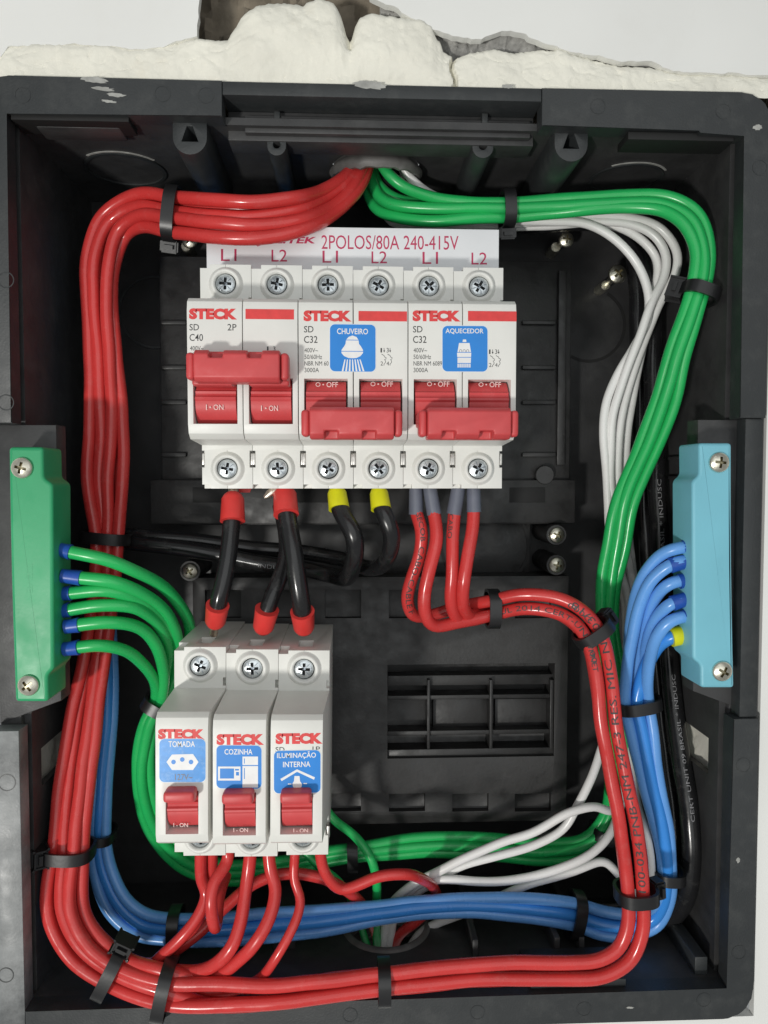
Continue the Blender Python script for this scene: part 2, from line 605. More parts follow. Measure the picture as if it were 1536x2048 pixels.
wall_bm = bmesh.new()
left_edge = wpx([(400, -60), (399, 20), (394, 76), (352, 84), (330, 97), (262, 103), (225, 96), (150, 92), (60, 94), (18, 98), (4, 118), (-60, 128)])
left_poly = [(-420, 330), (left_edge[0][0], 330)] + jag(left_edge, 0.7, 1.5, 3) + [(OL - 4, left_edge[-1][1]), (OL - 4, -420), (-420, -420)]
right_edge = wpx([(728, -60), (738, -4), (772, 12), (798, 20), (838, 52), (878, 66), (925, 78), (962, 82), (1002, 66), (1048, 70), (1092, 94), (1150, 110), (1196, 114), (1240, 126), (1300, 124), (1345, 143), (1420, 148), (1500, 152)])
right_poly = [(right_edge[0][0], 330)] + jag(right_edge, 0.8, 1.5, 8) + [(OR + 2.0, right_edge[-1][1]), (OR + 2.0, -420), (430, -420), (430, 330)]
bm_prism(wall_bm, left_poly, 76, 79.0)
bm_prism(wall_bm, right_poly, 76, 79.0)
bm_prism(wall_bm, [(OL - 4, OB - 1.5), (OR + 2, OB - 1.5), (OR + 2, -420), (OL - 4, -420)], 70, 78.98)
wall = mkbm('wall', wall_bm, M['wall'], None, False)
tag(wall, None, None, kind='structure')

# rough rubble behind the broken opening
vs, fs = [], []
NX, NY = 150, 34
for j in range(NY):
    for i in range(NX):
        x = -170 + 350 * i / (NX - 1)
        z = ZT + 4.0 + 92 * j / (NY - 1)
        q = Vector((x * .05, z * .05, 2))
        vs.append((x, -(58 + 5 * mnoise.fractal(q * 3, 0.6, 2.2, 5)), z))
for j in range(NY - 1):
    for i in range(NX - 1):
        fs.append((j * NX + i, j * NX + i + 1, (j + 1) * NX + i + 1, (j + 1) * NX + i))
rub = mk('masonry_behind_wall', vs, fs, M['recess'], None)
tag(rub, None, None, kind='structure')

# grey mortar bed showing under the broken edge of the finish
mort = bmesh.new()


def rough_sheet(bm, xs, ys, hfun):
    rows = []
    for j, y in enumerate(ys):
        row = []
        for i, x in enumerate(xs(j) if callable(xs) else xs):
            p = U(x, y, 70)
            h = hfun(x, y)
            row.append(bm.verts.new((p.x, -h, p.z)))
        rows.append(row)
    for a, b in zip(rows[:-1], rows[1:]):
        for i in range(len(a) - 1):
            bm.faces.new((a[i], a[i + 1], b[i + 1], b[i]))


def interp(tab, x):
    if x <= tab[0][0]:
        return tab[0][1]
    for (x0, y0), (x1, y1) in zip(tab[:-1], tab[1:]):
        if x <= x1:
            return y0 + (y1 - y0) * (x - x0) / (x1 - x0)
    return tab[-1][1]


MTOP = [(760, -10), (838, 40), (925, 66), (1002, 55), (1092, 82), (1196, 104), (1300, 112), (1390, 140)]
MBOT = [(760, 40), (830, 70), (880, 98), (905, 112), (960, 105), (1010, 98), (1060, 105), (1100, 100), (1180, 118), (1220, 134), (1300, 140), (1390, 156)]
vs, fs = [], []
NX, NY = 200, 16
for i in range(NX):
    x = 760 + 630 * i / (NX - 1)
    for j in range(NY):
        t = j / (NY - 1)
        y = interp(MTOP, x) + t * (interp(MBOT, x) - interp(MTOP, x))
        p = U(x, y, 74)
        h = 74.5 - 7.5 * t ** 1.6 + 2.4 * mnoise.fractal(p * .16, .6, 2.1, 6)
        vs.append((p.x, -min(h, 75.6), p.z))
for i in range(NX - 1):
    for j in range(NY - 1):
        fs.append((i * NY + j, (i + 1) * NY + j, (i + 1) * NY + j + 1, i * NY + j + 1))
mo = mk('mortar_bed', vs, fs, M['mortar'], None)
tag(mo, None, None, kind='structure')

# expanding foam squeezed out between wall and box
FTOP = [(-120, 112), (-10, 108), (20, 94), (70, 90), (150, 92), (225, 92), (262, 100), (300, 101), (345, 88), (372, 76), (398, 74), (430, 78), (456, 74), (470, 50), (492, 22), (520, 3), (560, -3), (606, 4),
        (640, -8), (668, 0), (682, 26), (692, 60), (701, 72), (708, 52), (720, 30), (742, 22), (790, 26), (838, 32), (862, 48), (874, 78), (884, 96), (896, 106), (915, 112), (940, 104), (985, 96), (1030, 102),
        (1075, 96), (1110, 100), (1150, 116), (1195, 121), (1230, 134), (1300, 138), (1350, 146), (1440, 150), (1540, 158), (1620, 162)]
NX, NY = 460, 44
vs, fs = [], []
for i in range(NX):
    x = -90 + 1640 * i / (NX - 1)
    yt = interp(FTOP, x) - (5 if interp(FTOP, x) > 84 and not 885 < x < 1110 else 0) + 3.0 * mnoise.noise(Vector((x * .09, 1, 4))) + 1.6 * mnoise.noise(Vector((x * .33, 2, 4)))
    yb = 186 + 20 * x / 1536
    for j in range(NY):
        t = j / (NY - 1)
        y = yt + (yb - yt) * t
        p = U(x, y, 76)
        e = (y - yt)
        rise = 1 - math.exp(-max(0, e) / 6.5)
        tall = max(0.0, min(1.0, (95 - yt) / 90))
        lowb = 65 if yt < 66 else (65 + 8 * min(1, (yt - 66) / 12))
        h = lowb + (79 - lowb + 3.2 * tall * math.sin(math.pi * min(1, t * 1.15))) * rise
        h += (1.0 * mnoise.fractal(Vector((x * .012, y * .016, 1)), .8, 2.0, 2) + .30 * mnoise.noise(Vector((x * .05, y * .06, 7))) + .16 * mnoise.noise(Vector((x * .11, y * .13, 2))) + .10 * mnoise.noise(Vector((x * .3, y * .3, 12))) - .9 * max(0, .07 - abs(mnoise.noise(Vector((x * .021, y * .03, 40))))) * 14 * .35) * min(1, rise + .2)
        h -= 4.5 * math.exp(-((x - 905 + 4 * math.sin(y * .1)) / 3.2) ** 2)          # the split beside the mortar
        h -= 2.2 * math.exp(-((x - 700 - (y - 100) * .02) / 5) ** 2) * (1 if y < 112 else 0)
        pit = mnoise.noise(Vector((x * .055, y * .06, 30)))
        h -= 1.2 * max(0, pit - .45)
        vs.append((p.x, -min(h, 81.0 if y > 150 else 85), p.z))
for i in range(NX - 1):
    for j in range(NY - 1):
        fs.append((i * NY + j, (i + 1) * NY + j, (i + 1) * NY + j + 1, i * NY + j + 1))
fo = mk('expanding_foam', vs, fs, M['foam'], None)
tag(fo, 'cream expanding foam squeezed out along the top of the black box', 'foam')

# ------------------------------------------------------------------ the black box
BOX = empty('distribution_box', (11, 0, -31), 'black plastic flush-mounted distribution box with open front', 'electrical box')
blk, rm = M['black'], M['rim']
box('back_panel', XL - 2.5, XR + 2.5, -3.0, 0.0, ZB - 2.5, ZT + 2.5, blk, BOX, 0.2)
# side walls with a slot each, drawn as pieces around the slot
SD0, SD1, SZ0, SZ1 = 34, 64, -112.5, -98.5


def slotted_wall(xa, xb):
    bm = bmesh.new()
    bm_box(bm, xa, xb, 0.05, 71.6, SZ1, ZT)
    bm_box(bm, xa, xb, 0.05, 71.6, ZB, SZ0)
    bm_box(bm, xa, xb, 0.05, SD0, SZ0, SZ1)
    bm_box(bm, xa, xb, SD1, 71.6, SZ0, SZ1)
    return mkbm('side_wall', bm, blk, BOX, False)


slotted_wall(XL - 2.5, XL)
slotted_wall(XR, XR + 2.5)
cx_top, cd_top = U(752, 340, 41).x, 41.0
cx_bot, cd_bot = U(772, 1890, 38).x, 38.0


def holed_wall(name, z0, z1, cx, cd, r=17.2, n=36):
    """wall slab with a round knockout opening"""
    bm = bmesh.new()
    loops = []
    for z in (z0, z1):
        o4 = [bm.verts.new((x, -d, z)) for x, d in ((XL - 2.5, .05), (XR + 2.5, .05), (XR + 2.5, 75), (XL - 2.5, 75))]
        ring = [bm.verts.new((cx + r * math.cos(2 * math.pi * i / n), -(cd + r * math.sin(2 * math.pi * i / n)), z)) for i in range(n)]
        es = [bm.edges.new((o4[i], o4[(i + 1) % 4])) for i in range(4)] + [bm.edges.new((ring[i], ring[(i + 1) % n])) for i in range(n)]
        bmesh.ops.triangle_fill(bm, edges=es, use_beauty=True)
        for f in list(bm.faces):
            if all(v in ring for v in f.verts):
                bm.faces.remove(f)
        loops.append((o4, ring))
    for q in (0, 1):
        a, b = loops[0][q], loops[1][q]
        for i in range(len(a)):
            k = (i + 1) % len(a)
            bm.faces.new((a[i], a[k], b[k], b[i]))
    return mkbm(name, bm, blk, BOX, False)


holed_wall('top_wall', ZT, ZT + 2.5, cx_top, cd_top)
holed_wall('bottom_wall', ZB - 2.5, ZB, cx_bot, cd_bot)


def rounded(x0, x1, z0, z1, r, corners=(1, 1, 1, 1), n=8):
    """outline with chosen round corners: (tr, br, bl, tl)"""
    out = []
    for (cx, cz, a0, on) in ((x1, z1, 90, corners[0]), (x1, z0, 0, corners[1]), (x0, z0, -90, corners[2]), (x0, z1, 180, corners[3])):
        sx = -1 if cx == x1 else 1
        sz = -1 if cz == z1 else 1
        if not on:
            out.append((cx, cz))
            continue
        for i in range(n + 1):
            a = math.radians(a0 - 90 * i / n)
            out.append((cx + sx * r + r * math.cos(a), cz + sz * r + r * math.sin(a)))
    return out


# rim pieces (front flange)
zl1, zl2 = U(20, 846, RIM).z, U(20, 1462, RIM).z
xa, xb = U(444, 200, RIM).x, U(1084, 200, RIM).x


def prism(name, pts, d0, d1, m, parent, bev=0.4):
    bm = bm_prism(bmesh.new(), pts, d0, d1)
    if bev:
        es = [e for e in bm.edges if abs(e.verts[0].co.y + d1) < 1e-4 and abs(e.verts[1].co.y + d1) < 1e-4]
        bmesh.ops.bevel(bm, geom=es, offset=bev, segments=2, affect='EDGES', profile=.5)
    return mkbm(name, bm, m, parent)


R = 11.0
tl = [(OL, zl1)] + [(OL + R - R * math.cos(math.radians(a)), OT - R + R * math.sin(math.radians(a))) for a in range(0, 91, 10)] + [(xa, OT), (xa, ZT - 0.6), (XL, ZT - 0.6), (XL, zl1)]
tl = tl[::-1]
prism('rim', tl, 75, RIM, rm, BOX)
RZ1, RZ2 = U(1500, 836, RIM).z, U(1480, 1438, RIM).z
tr = [(xb, OT)] + [(OR - R + R * math.sin(math.radians(a)), OT - R + R * math.cos(math.radians(a))) for a in range(0, 91, 10)] + [(OR, RZ1), (XR, RZ1), (XR, ZT - 3.0), (XR - 16, ZT - 3.0), (XR - 16, ZT - 1.5), (xb, ZT - 1.5)]
prism('rim', tr, 75, RIM, rm, BOX)
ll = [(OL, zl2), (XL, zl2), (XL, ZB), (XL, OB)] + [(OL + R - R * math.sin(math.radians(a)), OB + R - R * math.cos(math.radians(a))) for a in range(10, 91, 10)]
prism('rim', ll[::-1], 75, RIM, M['rim_glare_dust'], BOX).data.name = 'rim_left'
lr = [(XL + .02, OB), (XL + .02, ZB), (XR, ZB), (XR, RZ2), (OR, RZ2)] + [(OR - R + R * math.cos(math.radians(a)), OB + R - R * math.sin(math.radians(a))) for a in range(0, 91, 10)]
prism('rim', lr, 75, RIM, rm, BOX)
box('rim_base', OL, XL - 2.55, 66, 73.9, OB + 9, OT - 9, blk, BOX, 0.2)
box('rim_base', XR + 2.55, OR, 66, 73.9, OB + 9, OT - 9, blk, BOX, 0.2)
# lower shelves that carry the terminal bars, with sloped ends
for s, (x0, x1, z1, z2) in enumerate(((OL, U(118, 1100, 74).x, zl1, zl2), (U(1390, 1100, 74).x, OR, RZ1, RZ2))):
    prism('bar_shelf', [(x0, z2 + .05), (x1, z2 + (8 if s == 0 else 0) + .05), (x1, z1 - .05), (x0, z1 - .05)] if s == 0 else [(x0, z2 + 8.05), (x1, z2 + .05), (x1, z1 - .05), (x0, z1 - .05)], 66, 74.5, blk, BOX)
# thin step on the outer right edge beside the bar
prism('rim_lip', [(OR - 6.5, RZ2 + .1), (OR, RZ2 + .1), (OR, RZ1 - .1), (OR - 6.5, RZ1 - .1)], 74.6, 80.5, rm, BOX)
# top recess: back strip, floor lip and end cheeks
prism('rim_strip', [(xa + .05, OT - 4.5), (xb - .05, OT - 4.5), (xb - .05, OT), (xa + .05, OT)], 60, RIM - .4, rm, BOX)
zlip = U(760, 250, 74).z
box('recess_floor', xa + .1, xb - .1, 60, 70.5, ZT - 3.2, OT - 4.6, blk, BOX, 0.3)
lp0, lp1 = U(490, 250, 72), U(1060, 250, 72)
box('cover_ledge', lp0.x, lp1.x, 62, 73, U(760, 273, 72).z, U(760, 238, 72).z, blk, BOX, 0.5)
box('cover_ledge_rib', U(548, 240, 74).x, U(560, 240, 74).x, 70.6, 74, U(550, 248, 74).z, U(550, 222, 74).z, rm, BOX, 0.3)
box('cover_ledge_rib', U(964, 240, 74).x, U(976, 240, 74).x, 70.6, 74, U(970, 250, 74).z, U(970, 226, 74).z, rm, BOX, 0.3)
# notch pocket under the top-left rim and its lip
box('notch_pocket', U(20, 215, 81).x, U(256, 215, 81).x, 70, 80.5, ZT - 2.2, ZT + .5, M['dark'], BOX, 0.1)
box('notch_lip', U(70, 250, 76).x, U(240, 250, 76).x, 66, 76, U(150, 256, 76).z, U(150, 238, 76).z, blk, BOX, 0.8)
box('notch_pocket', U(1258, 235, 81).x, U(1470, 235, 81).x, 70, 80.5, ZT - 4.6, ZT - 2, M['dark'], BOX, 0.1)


# screw towers: tongue shape with a triangular or a round hole, standing on ribs
def tower(cx, y0, y1, half, hole, d, back):
    p = U(cx, y0, d)
    q = U(cx, y1, d)
    h = half * mpp(cx, y1, d)
    pts = [(p.x - h, p.z), (p.x - h, q.z + h)] + [(p.x - h * math.cos(math.radians(a)), q.z + h - h * math.sin(math.radians(a))) for a in range(15, 180, 15)] + [(p.x + h, q.z + h), (p.x + h, p.z)]
    a = bm_prism(bmesh.new(), pts[::-1], back, d)
    hz = q.z + h * 1.15
    if hole == 'tri':
        k = h * .5
        hp = [(p.x - k, hz - k * .8), (p.x + k, hz - k * .8), (p.x + k * .35, hz + k), (p.x - k * .35, hz + k)]
    else:
        hp = [(p.x + h * .4 * math.cos(i * math.pi / 6), hz + h * .4 * math.sin(i * math.pi / 6)) for i in range(12)]
    b = bm_prism(bmesh.new(), hp, d - 12, d + 3)
    me = bool_mesh('screw_tower', a, b, rm, 0.3)
    o = bpy.data.objects.new('screw_tower', me)
    return link(o, BOX)


tower(379, 216, 309, 34, 'tri', 77, 20)
tower(1143, 228, 323, 33, 'tri', 77, 20)
tower(553, 262, 311, 19, 'round', 70, 10)
tower(966, 268, 316, 21, 'round', 70, 10)
tower(572, 1892, 1950, 20, 'round', 40, 5) if False else None


# knockouts in the top wall: pale crescent painted as daylight through a gap, then the disc
def ring_on_top(cx, cd, r, name='knockout'):
    n = 40
    vs, fs = [], []
    for i in range(n):
        a = 2 * math.pi * i / n
        for rr, dz in ((r, -.05), (r, -.7), (r - 1.2, -.7), (r - 1.2, -.05)):
            vs.append((cx + rr * math.cos(a), -(cd + rr * math.sin(a)), ZT + dz))
    for i in range(n):
        k = (i + 1) % n
        for q in range(3):
            fs.append((i * 4 + q, k * 4 + q, k * 4 + q + 1, i * 4 + q + 1))
    o = mk(name, vs, fs, M['rim'], BOX)
    # daylight painted as a pale strip where the disc has started to break free
    vs, fs = [], []
    for i in range(17):
        a = math.radians(35 + 95 * i / 16)
        for rr, dz in ((r + 1.3, -.08), (r + .45, -.08), (r + .45, -.35), (r + 1.3, -.35)):
            vs.append((cx + rr * math.cos(a), -(cd + rr * math.sin(a)), ZT + dz))
    for i in range(16):
        for q in range(4):
            w = (q + 1) % 4
            fs.append((i * 4 + q, (i + 1) * 4 + q, (i + 1) * 4 + w, i * 4 + w))
    mk('knockout_light_strip', vs, fs, M['plaster'], o, False)
    return o


kx = U(248, 330, 38).x
ring_on_top(kx, 36, 15.5)
kx2 = U(1252, 340, 36).x
ring_on_top(kx2, 36, 14.5)


def back_ring(px, py, r, w=1.0, d=0.0, parent=BOX, m=None, h=.5, a0=0, a1=360, name='knockout_ring'):
    c = U(px, py, d)
    n = 40
    vs, fs = [], []
    N = n if a1 - a0 < 360 else n - 1
    for i in range(n):
        a = math.radians(a0 + (a1 - a0) * i / N if a1 - a0 < 360 else 360 * i / n)
        if a1 - a0 < 360:
            a = math.radians(a0 + (a1 - a0) * i / (n - 1))
        for rr, dd in ((r, 0.03), (r, h), (r - w, h), (r - w, .03)):
            vs.append((c.x + rr * math.cos(a), -(d + dd), c.z + rr * math.sin(a)))
    rng = n - 1 if a1 - a0 < 360 else n
    for i in range(rng):
        k = (i + 1) % n
        for q in range(3):
            fs.append((i * 4 + q, k * 4 + q, k * 4 + q + 1, i * 4 + q + 1))
    return mk(name, vs, fs, m or M['black'], parent)


back_ring(1178, 650, 17, 1.3, 0, m=M['dark'], h=.25, a0=-120, a1=60)
back_ring(310, 625, 16, 1.0, 0, h=.6, m=M['rim'])
# ejector-pin rings moulded on the rim
for (px, py) in ((45, 190), (325, 187), (412, 190), (1196, 212), (1447, 222), (1520, 335), (12, 560), (12, 805), (14, 1565), (12, 1950), (1487, 1530), (1478, 1905), (1168, 2018), (955, 2025), (700, 2030), (1408, 2000)):
    back_ring(px, py, 2.7 if py != 1565 else 3.0, .35, RIM, h=.12, m=M['rim'], name='moulding_ring')
# dried plaster splashes on the rim
for cx, cy, rx, ry, d in ((190, 160, 26, 6, RIM), (208, 178, 22, 4, RIM), (232, 190, 17, 4, RIM), (218, 203, 16, 2.5, RIM), (738, 170, 30, 8, RIM - .4), (1015, 173, 12, 4, RIM - .4), (1515, 255, 9, 6, RIM), (1476, 1720, 4, 5, RIM), (1260, 2015, 7, 2, RIM)):
    pts = []
    for i in range(22):
        a = 2 * math.pi * i / 22
        k = 1 + .55 * mnoise.noise(Vector((cx + 2.3 * math.cos(a), cy + 2.3 * math.sin(a), 3)))
        pts.append((cx + rx * k * math.cos(a), cy + ry * k * math.sin(a) + (0.12 if rx > 12 else 0) * rx * math.cos(a)))
    flat('plaster_smear', pts, d, M['plaster'], BOX, .12)
# ribs low on the bottom wall and a small boss
for px in (925, 1075, 1120):
    a, b = U(px, 1885, 34), U(px + 40, 1930, 62)
    box('wall_rib', a.x, a.x + 2.2, 4, 60, ZB + .05, ZB + 7, blk, BOX, 0.3)
tp = U(571, 1930, 45)
box('bottom_boss', tp.x - 4.5, tp.x + 4.5, 4, 52, ZB + .05, ZB + 9, blk, BOX, 0.6)
pb = U(1402, 1965, 74)
box('corner_tab', pb.x - 2.4, pb.x + 2.4, 40, 74, ZB + .05, ZB + 7, rm, BOX, 0.4)
pb = U(1195, 2000, 78)
box('bottom_ledge', U(1060, 2000, 78).x, U(1250, 2000, 78).x, 60, 79, ZB + .05, ZB + 3.0, rm, BOX, 0.4)
# low ribs on the right wall behind the cables
for py in (915, 955):
    p = U(1375, py, 40)
    box('wall_rib', XR - 1.6, XR - .02, 25, 62, p.z - .6, p.z + .6, blk, BOX, 0.2)
# plaster showing through the side slots
for xs, sg in ((XR + 2.6, 1), (XL - 2.6, -1)):
    vs, fs = [], []
    for i in range(14):
        for j in range(8):
            d = SD0 - 4 + (SD1 - SD0 + 8) * i / 13
            z = SZ0 - 3 + (SZ1 - SZ0 + 6) * j / 7
            vs.append((xs + sg * (1.2 + 1.2 * mnoise.fractal(Vector((d * .3, z * .3, sg * 4)), .6, 2, 4)), -d, z))
    for i in range(13):
        for j in range(7):
            fs.append((i * 8 + j, (i + 1) * 8 + j, (i + 1) * 8 + j + 1, i * 8 + j + 1))
    pl = mk('plaster_backing', vs, fs, M['foam'], None)
    tag(pl, None, None, kind='structure')


# ------------------------------------------------------------------ corrugated conduits through the knockouts
def conduit(cx, cd, z, down, label, lip=0.0):
    n, r0 = 48, 19.0
    prof = []
    for k in range(44):
        t = k / 43
        prof.append((r0 - 1.9 + 1.1 * math.sin(t * 34), -1.2 + 27 * t))

    def loop(off, seq):
        out = []
        for r, s in seq:
            row = []
            for i in range(n):
                a = 2 * math.pi * i / n
                f = max(0.0, 1 - (s + 1.2) / 6.0)                # the near side hangs out, torn
                ss = s - f * lip * (.5 + .5 * math.sin(a)) * (1 + .22 * mnoise.noise(Vector((i * .7, 3, 1))))
                rr = r + off + (.5 * mnoise.noise(Vector((i * .4, s * .5, 8))) if lip else 0)
                row.append(Vector((cx + rr * math.cos(a), -(cd + rr * math.sin(a)), z + (ss if not down else -ss))))
            out.append(row)
        return out
    ring = loop(0, prof)
    inner = loop(-1.2, prof[::-1])
    ring += inner
    vs = [v for rr in ring for v in rr]
    fs = []
    L = len(ring)
    for j in range(L):
        for i in range(n):
            k = (i + 1) % n
            q = (j + 1) % L
            fs.append((j * n + i, j * n + k, q * n + k, q * n + i))
    o = mk('corrugated_conduit', vs, fs, M['conduit'], None)
    tag(o, label, 'conduit')
    return o


conduit(cx_top, cd_top, ZT, False, 'torn grey corrugated conduit end entering the top of the box', 5.0)
conduit(cx_bot, cd_bot, ZB, True, 'black corrugated conduit end entering the bottom of the box')

# ------------------------------------------------------------------ screws
def screw_mesh(name, R, m, ms, dome=.5, arm=.62, w=.2, hgt=1.2, pozi=False):
    """pan head with a cross recess cut into it; axis towards the viewer"""
    bm = bmesh.new()
    n = 32
    top = hgt
    a, b = R * arm, R * w
    cross = [(b, b), (b, a), (-b, a), (-b, b), (-a, b), (-a, -b), (-b, -b), (-b, -a), (b, -a), (b, -b), (a, -b), (a, b)]
    rings = []
    for r, h in ((R * .98, 0), (R, top * .35), (R * .97, top * .7), (R * .86, top)):
        rings.append([bm.verts.new((r * math.cos(2 * math.pi * i / n), -h, r * math.sin(2 * math.pi * i / n))) for i in range(n)])
    for A, B in zip(rings[:-1], rings[1:]):
        for i in range(n):
            bm.faces.new((A[i], A[(i + 1) % n], B[(i + 1) % n], B[i]))
    cv = [bm.verts.new((x, -(top + dome * (1 - (x * x + z * z) / (R * R))), z)) for x, z in cross]
    ce = [bm.edges.new((cv[i], cv[(i + 1) % 12])) for i in range(12)]
    oe = [bm.edges.get((rings[-1][i], rings[-1][(i + 1) % n])) for i in range(n)]
    bmesh.ops.triangle_fill(bm, edges=ce + oe, use_beauty=True)
    dv = [bm.verts.new((v.co.x * .75, v.co.y + R * .34, v.co.z * .75)) for v in cv]
    dark = []
    for i in range(12):
        dark.append(bm.faces.new((cv[i], cv[(i + 1) % 12], dv[(i + 1) % 12], dv[i])))
    dark.append(bm.faces.new(dv))
    # remove any fill that closed the cross
    bmesh.ops.recalc_face_normals(bm, faces=bm.faces)
    kill = [f for f in bm.faces if f not in dark and all(v in cv for v in f.verts)
            and abs(f.calc_center_median().x) < a * .99 and (abs(f.calc_center_median().x) < b * 1.001 or abs(f.calc_center_median().z) < b * 1.001)]
    bmesh.ops.delete(bm, geom=kill, context='FACES_ONLY')
    if pozi:
        for k in range(4):
            g = math.radians(45 + 90 * k)
            p = [Vector((math.cos(g) * R * q - math.sin(g) * R * .03 * s, 0, math.sin(g) * R * q + math.cos(g) * R * .03 * s)) for q, s in ((.32, 1), (.32, -1), (.8, -1), (.8, 1))]
            f = [bm.verts.new((v.x, -(top + dome * (1 - (v.x ** 2 + v.z ** 2) / (R * R)) + .05), v.z)) for v in p]
            dark.append(bm.faces.new(f))
    bm.faces.index_update()
    for f in bm.faces:
        f.material_index = 1 if f in dark else 0
    me = bpy.data.meshes.new(name)
    for v in bm.verts:
        v.co *= MM
    bm.to_mesh(me)
    bm.free()
    me.materials.append(m)
    me.materials.append(ms)
    shade(me, math.radians(35))
    return me


SCREW_T = screw_mesh('terminal_screw', 3.35, M['zinc'], M['slot'], .35, .62, .15, .8, True)
SCREW_N = screw_mesh('pan_screw', 3.3, M['nickel'], M['slot_n'], .8, .55, .13, 1.0)


def place_screw(px, py, d, parent, me=None, rot=None, post=None, s=1.0, name='screw'):
    p = U(px, py, d)
    o = share(name, me or SCREW_N, p, parent, rot if rot is not None else rnd.random() * 1.5, (s, s, s))
    return o


def post(px, py, d0, d1, r, m, parent, name='screw_post'):
    p = U(px, py, d1)
    vs, fs = lathe([(r, d0), (r, d1 - .2), (r - .2, d1)], 18)
    return mk(name, [Vector((v.x + p.x, v.y, v.z + p.z)) for v in vs], fs, m, parent)


# ------------------------------------------------------------------ mounting chassis under the breakers
CH = empty('mounting_chassis', (0, -10, -20), 'black plastic breaker mounting frame on the back of the box', 'mounting frame')
ck = M['chassis']


def chbox(name, x0, y0, x1, y1, d0, d1, bevel=.4, m=None):
    a, b = U(x0, y0, d1), U(x1, y1, d1)
    return box(name, a.x, b.x, d0, d1, b.z, a.z, m or ck, CH, bevel)


chbox('upper_plate', 318, 512, 1138, 1048, 8, 18)
for y in (640, 730, 800, 905):
    chbox('plate_rib', 1045, y, 1112, y + 9, 18.02, 19.6)
    chbox('plate_rib', 322, y, 372, y + 9, 18.02, 19.6)
chbox('plate_upright', 1118, 540, 1130, 930, 18.02, 20)
chbox('plate_foot', 300, 960, 1150, 1046, 18.03, 21)
for x in (385, 590, 690, 1020):
    chbox('plate_slot', x, 975, x + 70, 1005, 20.9, 21.4, .05, M['dark'])
# DIN rail behind each bank
ra, rb = U(412, 720, 30), U(1000, 810, 30)
box('din_rail', ra.x, rb.x, 24.2, 31.5, 14.0, 49.0, M['clip'], CH, .5)
ra, rb = U(372, 1500, 34), U(640, 1600, 34)
box('din_rail', ra.x, rb.x, 32, 38.5, -113, -80, M['clip'], CH, .5)
# lower plate is a frame with a window
LX0, LX1, LY0, LY1 = 385, 1132, 1156, 1640
WX0, WX1, WY0, WY1 = 775, 1108, 1330, 1512
pa, pb_ = U(LX0, LY0, 24), U(LX1, LY1, 24)
wa, wb_ = U(WX0, WY0, 24), U(WX1, WY1, 24)
A, B = bmesh.new(), bmesh.new()
bm_box(A, pa.x, pb_.x, 8, 24, pb_.z, pa.z, 0)
bm_box(B, wa.x, wb_.x, 13, 30, wb_.z, wa.z, 0)
for y0, y1 in ((1180, 1236), (1588, 1622)):
    for x in (410, 530, 650, 778, 905, 1030):
        a, b = U(x, y0, 24), U(x + 72, y1, 24)
        bm_box(B, a.x, b.x, 20.5, 30, b.z, a.z, 0)
for (x0, x1, y0, y1) in ((672, 742, 1330, 1500),):
    a, b = U(x0, y0, 24), U(x1, y1, 24)
    bm_box(B, a.x, b.x, 17, 30, b.z, a.z, 0)
lp = bpy.data.objects.new('lower_plate', bool_mesh('lower_plate', A, B, ck, .35))
link(lp, CH)
# window lattice
for y, h, d in ((1352, 16, 20), (1392, 4, 21.5), (1463, 4, 21.5), (1500, 14, 22)):
    chbox('window_bar', WX0, y, WX1, y + h, 13.05, d, .2)
for x in (858, 983, 1104):
    chbox('window_mullion', x - 3, WY0 + 30, x + 2, WY1 - 14, 13.06, 23, .2)
for x in (866, 990):
    chbox('window_panel', x, 1398, x + 110, 1460, 13.05, 16, .3)
# column between the plates, with the big round moulding
chbox('plate_link', 700, 1046, 1060, 1158, 2, 10)
back_ring(970, 1092, 20, 1.2, 10, CH, M['dark'], .3, -60, 60, 'moulding_ring')
back_ring(970, 1092, 20, 1.2, 10, CH, M['dark'], .3, 120, 240, 'moulding_ring')
# brackets with screws
for (px, py) in ((1113, 1070), (1113, 1130), (380, 1142)):
    post(px, py, 1, 26, 4.4, ck, CH)
    place_screw(px, py, 26.1, CH)
for (px, py, px2, py2) in ((1132, 480, 1112, 494), (1234, 549, 1212, 570), (380, 482, 372, 492)):
    post(px2, py2, .05, 10, 2.2, M['nickel'], BOX, 'screw_shank')
    place_screw(px, py, 13.5 if px != 1234 else 20, BOX, s=1.0 if px != 1234 else 1.22)
    a = U(px, py, 13 if px != 1234 else 19.5)
    b = U(px2, py2, 8)
    sweep_part('screw_shank', [(1.5, 0), (1.5, (b - a).length)], (a, b), M['nickel'], BOX, 12)
for (px, py) in ((1090, 950),):
    post(px, py, 18.05, 21.5, 4.0, ck, CH, 'plate_boss')

# ------------------------------------------------------------------ comb busbar above the upper bank
cm = empty('comb_busbar', U(705, 520, 64), 'white comb busbar strip with magenta print above the upper breakers', 'busbar')
CD = 63.0
ca, cb = U(412, 450, CD), U(998, 552, CD)
prism('cover', [(ca.x, cb.z), (cb.x, cb.z), (cb.x, ca.z), (ca.x, ca.z)], 53, CD, M['comb'], cm, .5)
for k, (x0, s) in enumerate(((442, 'L1'), (543, 'L2'), (645, 'L1'), (743, 'L2'), (845, 'L1'), (943, 'L2'))):
    text(s, (x0, 498 + (k > 1) + 1.2 * k, x0 + 31, 522 + (k > 1) + 1.2 * k), CD, M['ink_magenta'], cm)
text('2POLOS/80A 240-415V', (643, 471, 917, 499), CD, M['ink_magenta'], cm, skew=.006)
text('ELITEK', (536, 474, 632, 487), CD, M['ink_magenta'], cm, .03, slant=.05)
flat('emblem', [(505, 485), (516, 478), (528, 476), (527, 484), (521, 491), (515, 493), (508, 488)], CD, M['ink_magenta'], cm, .05)

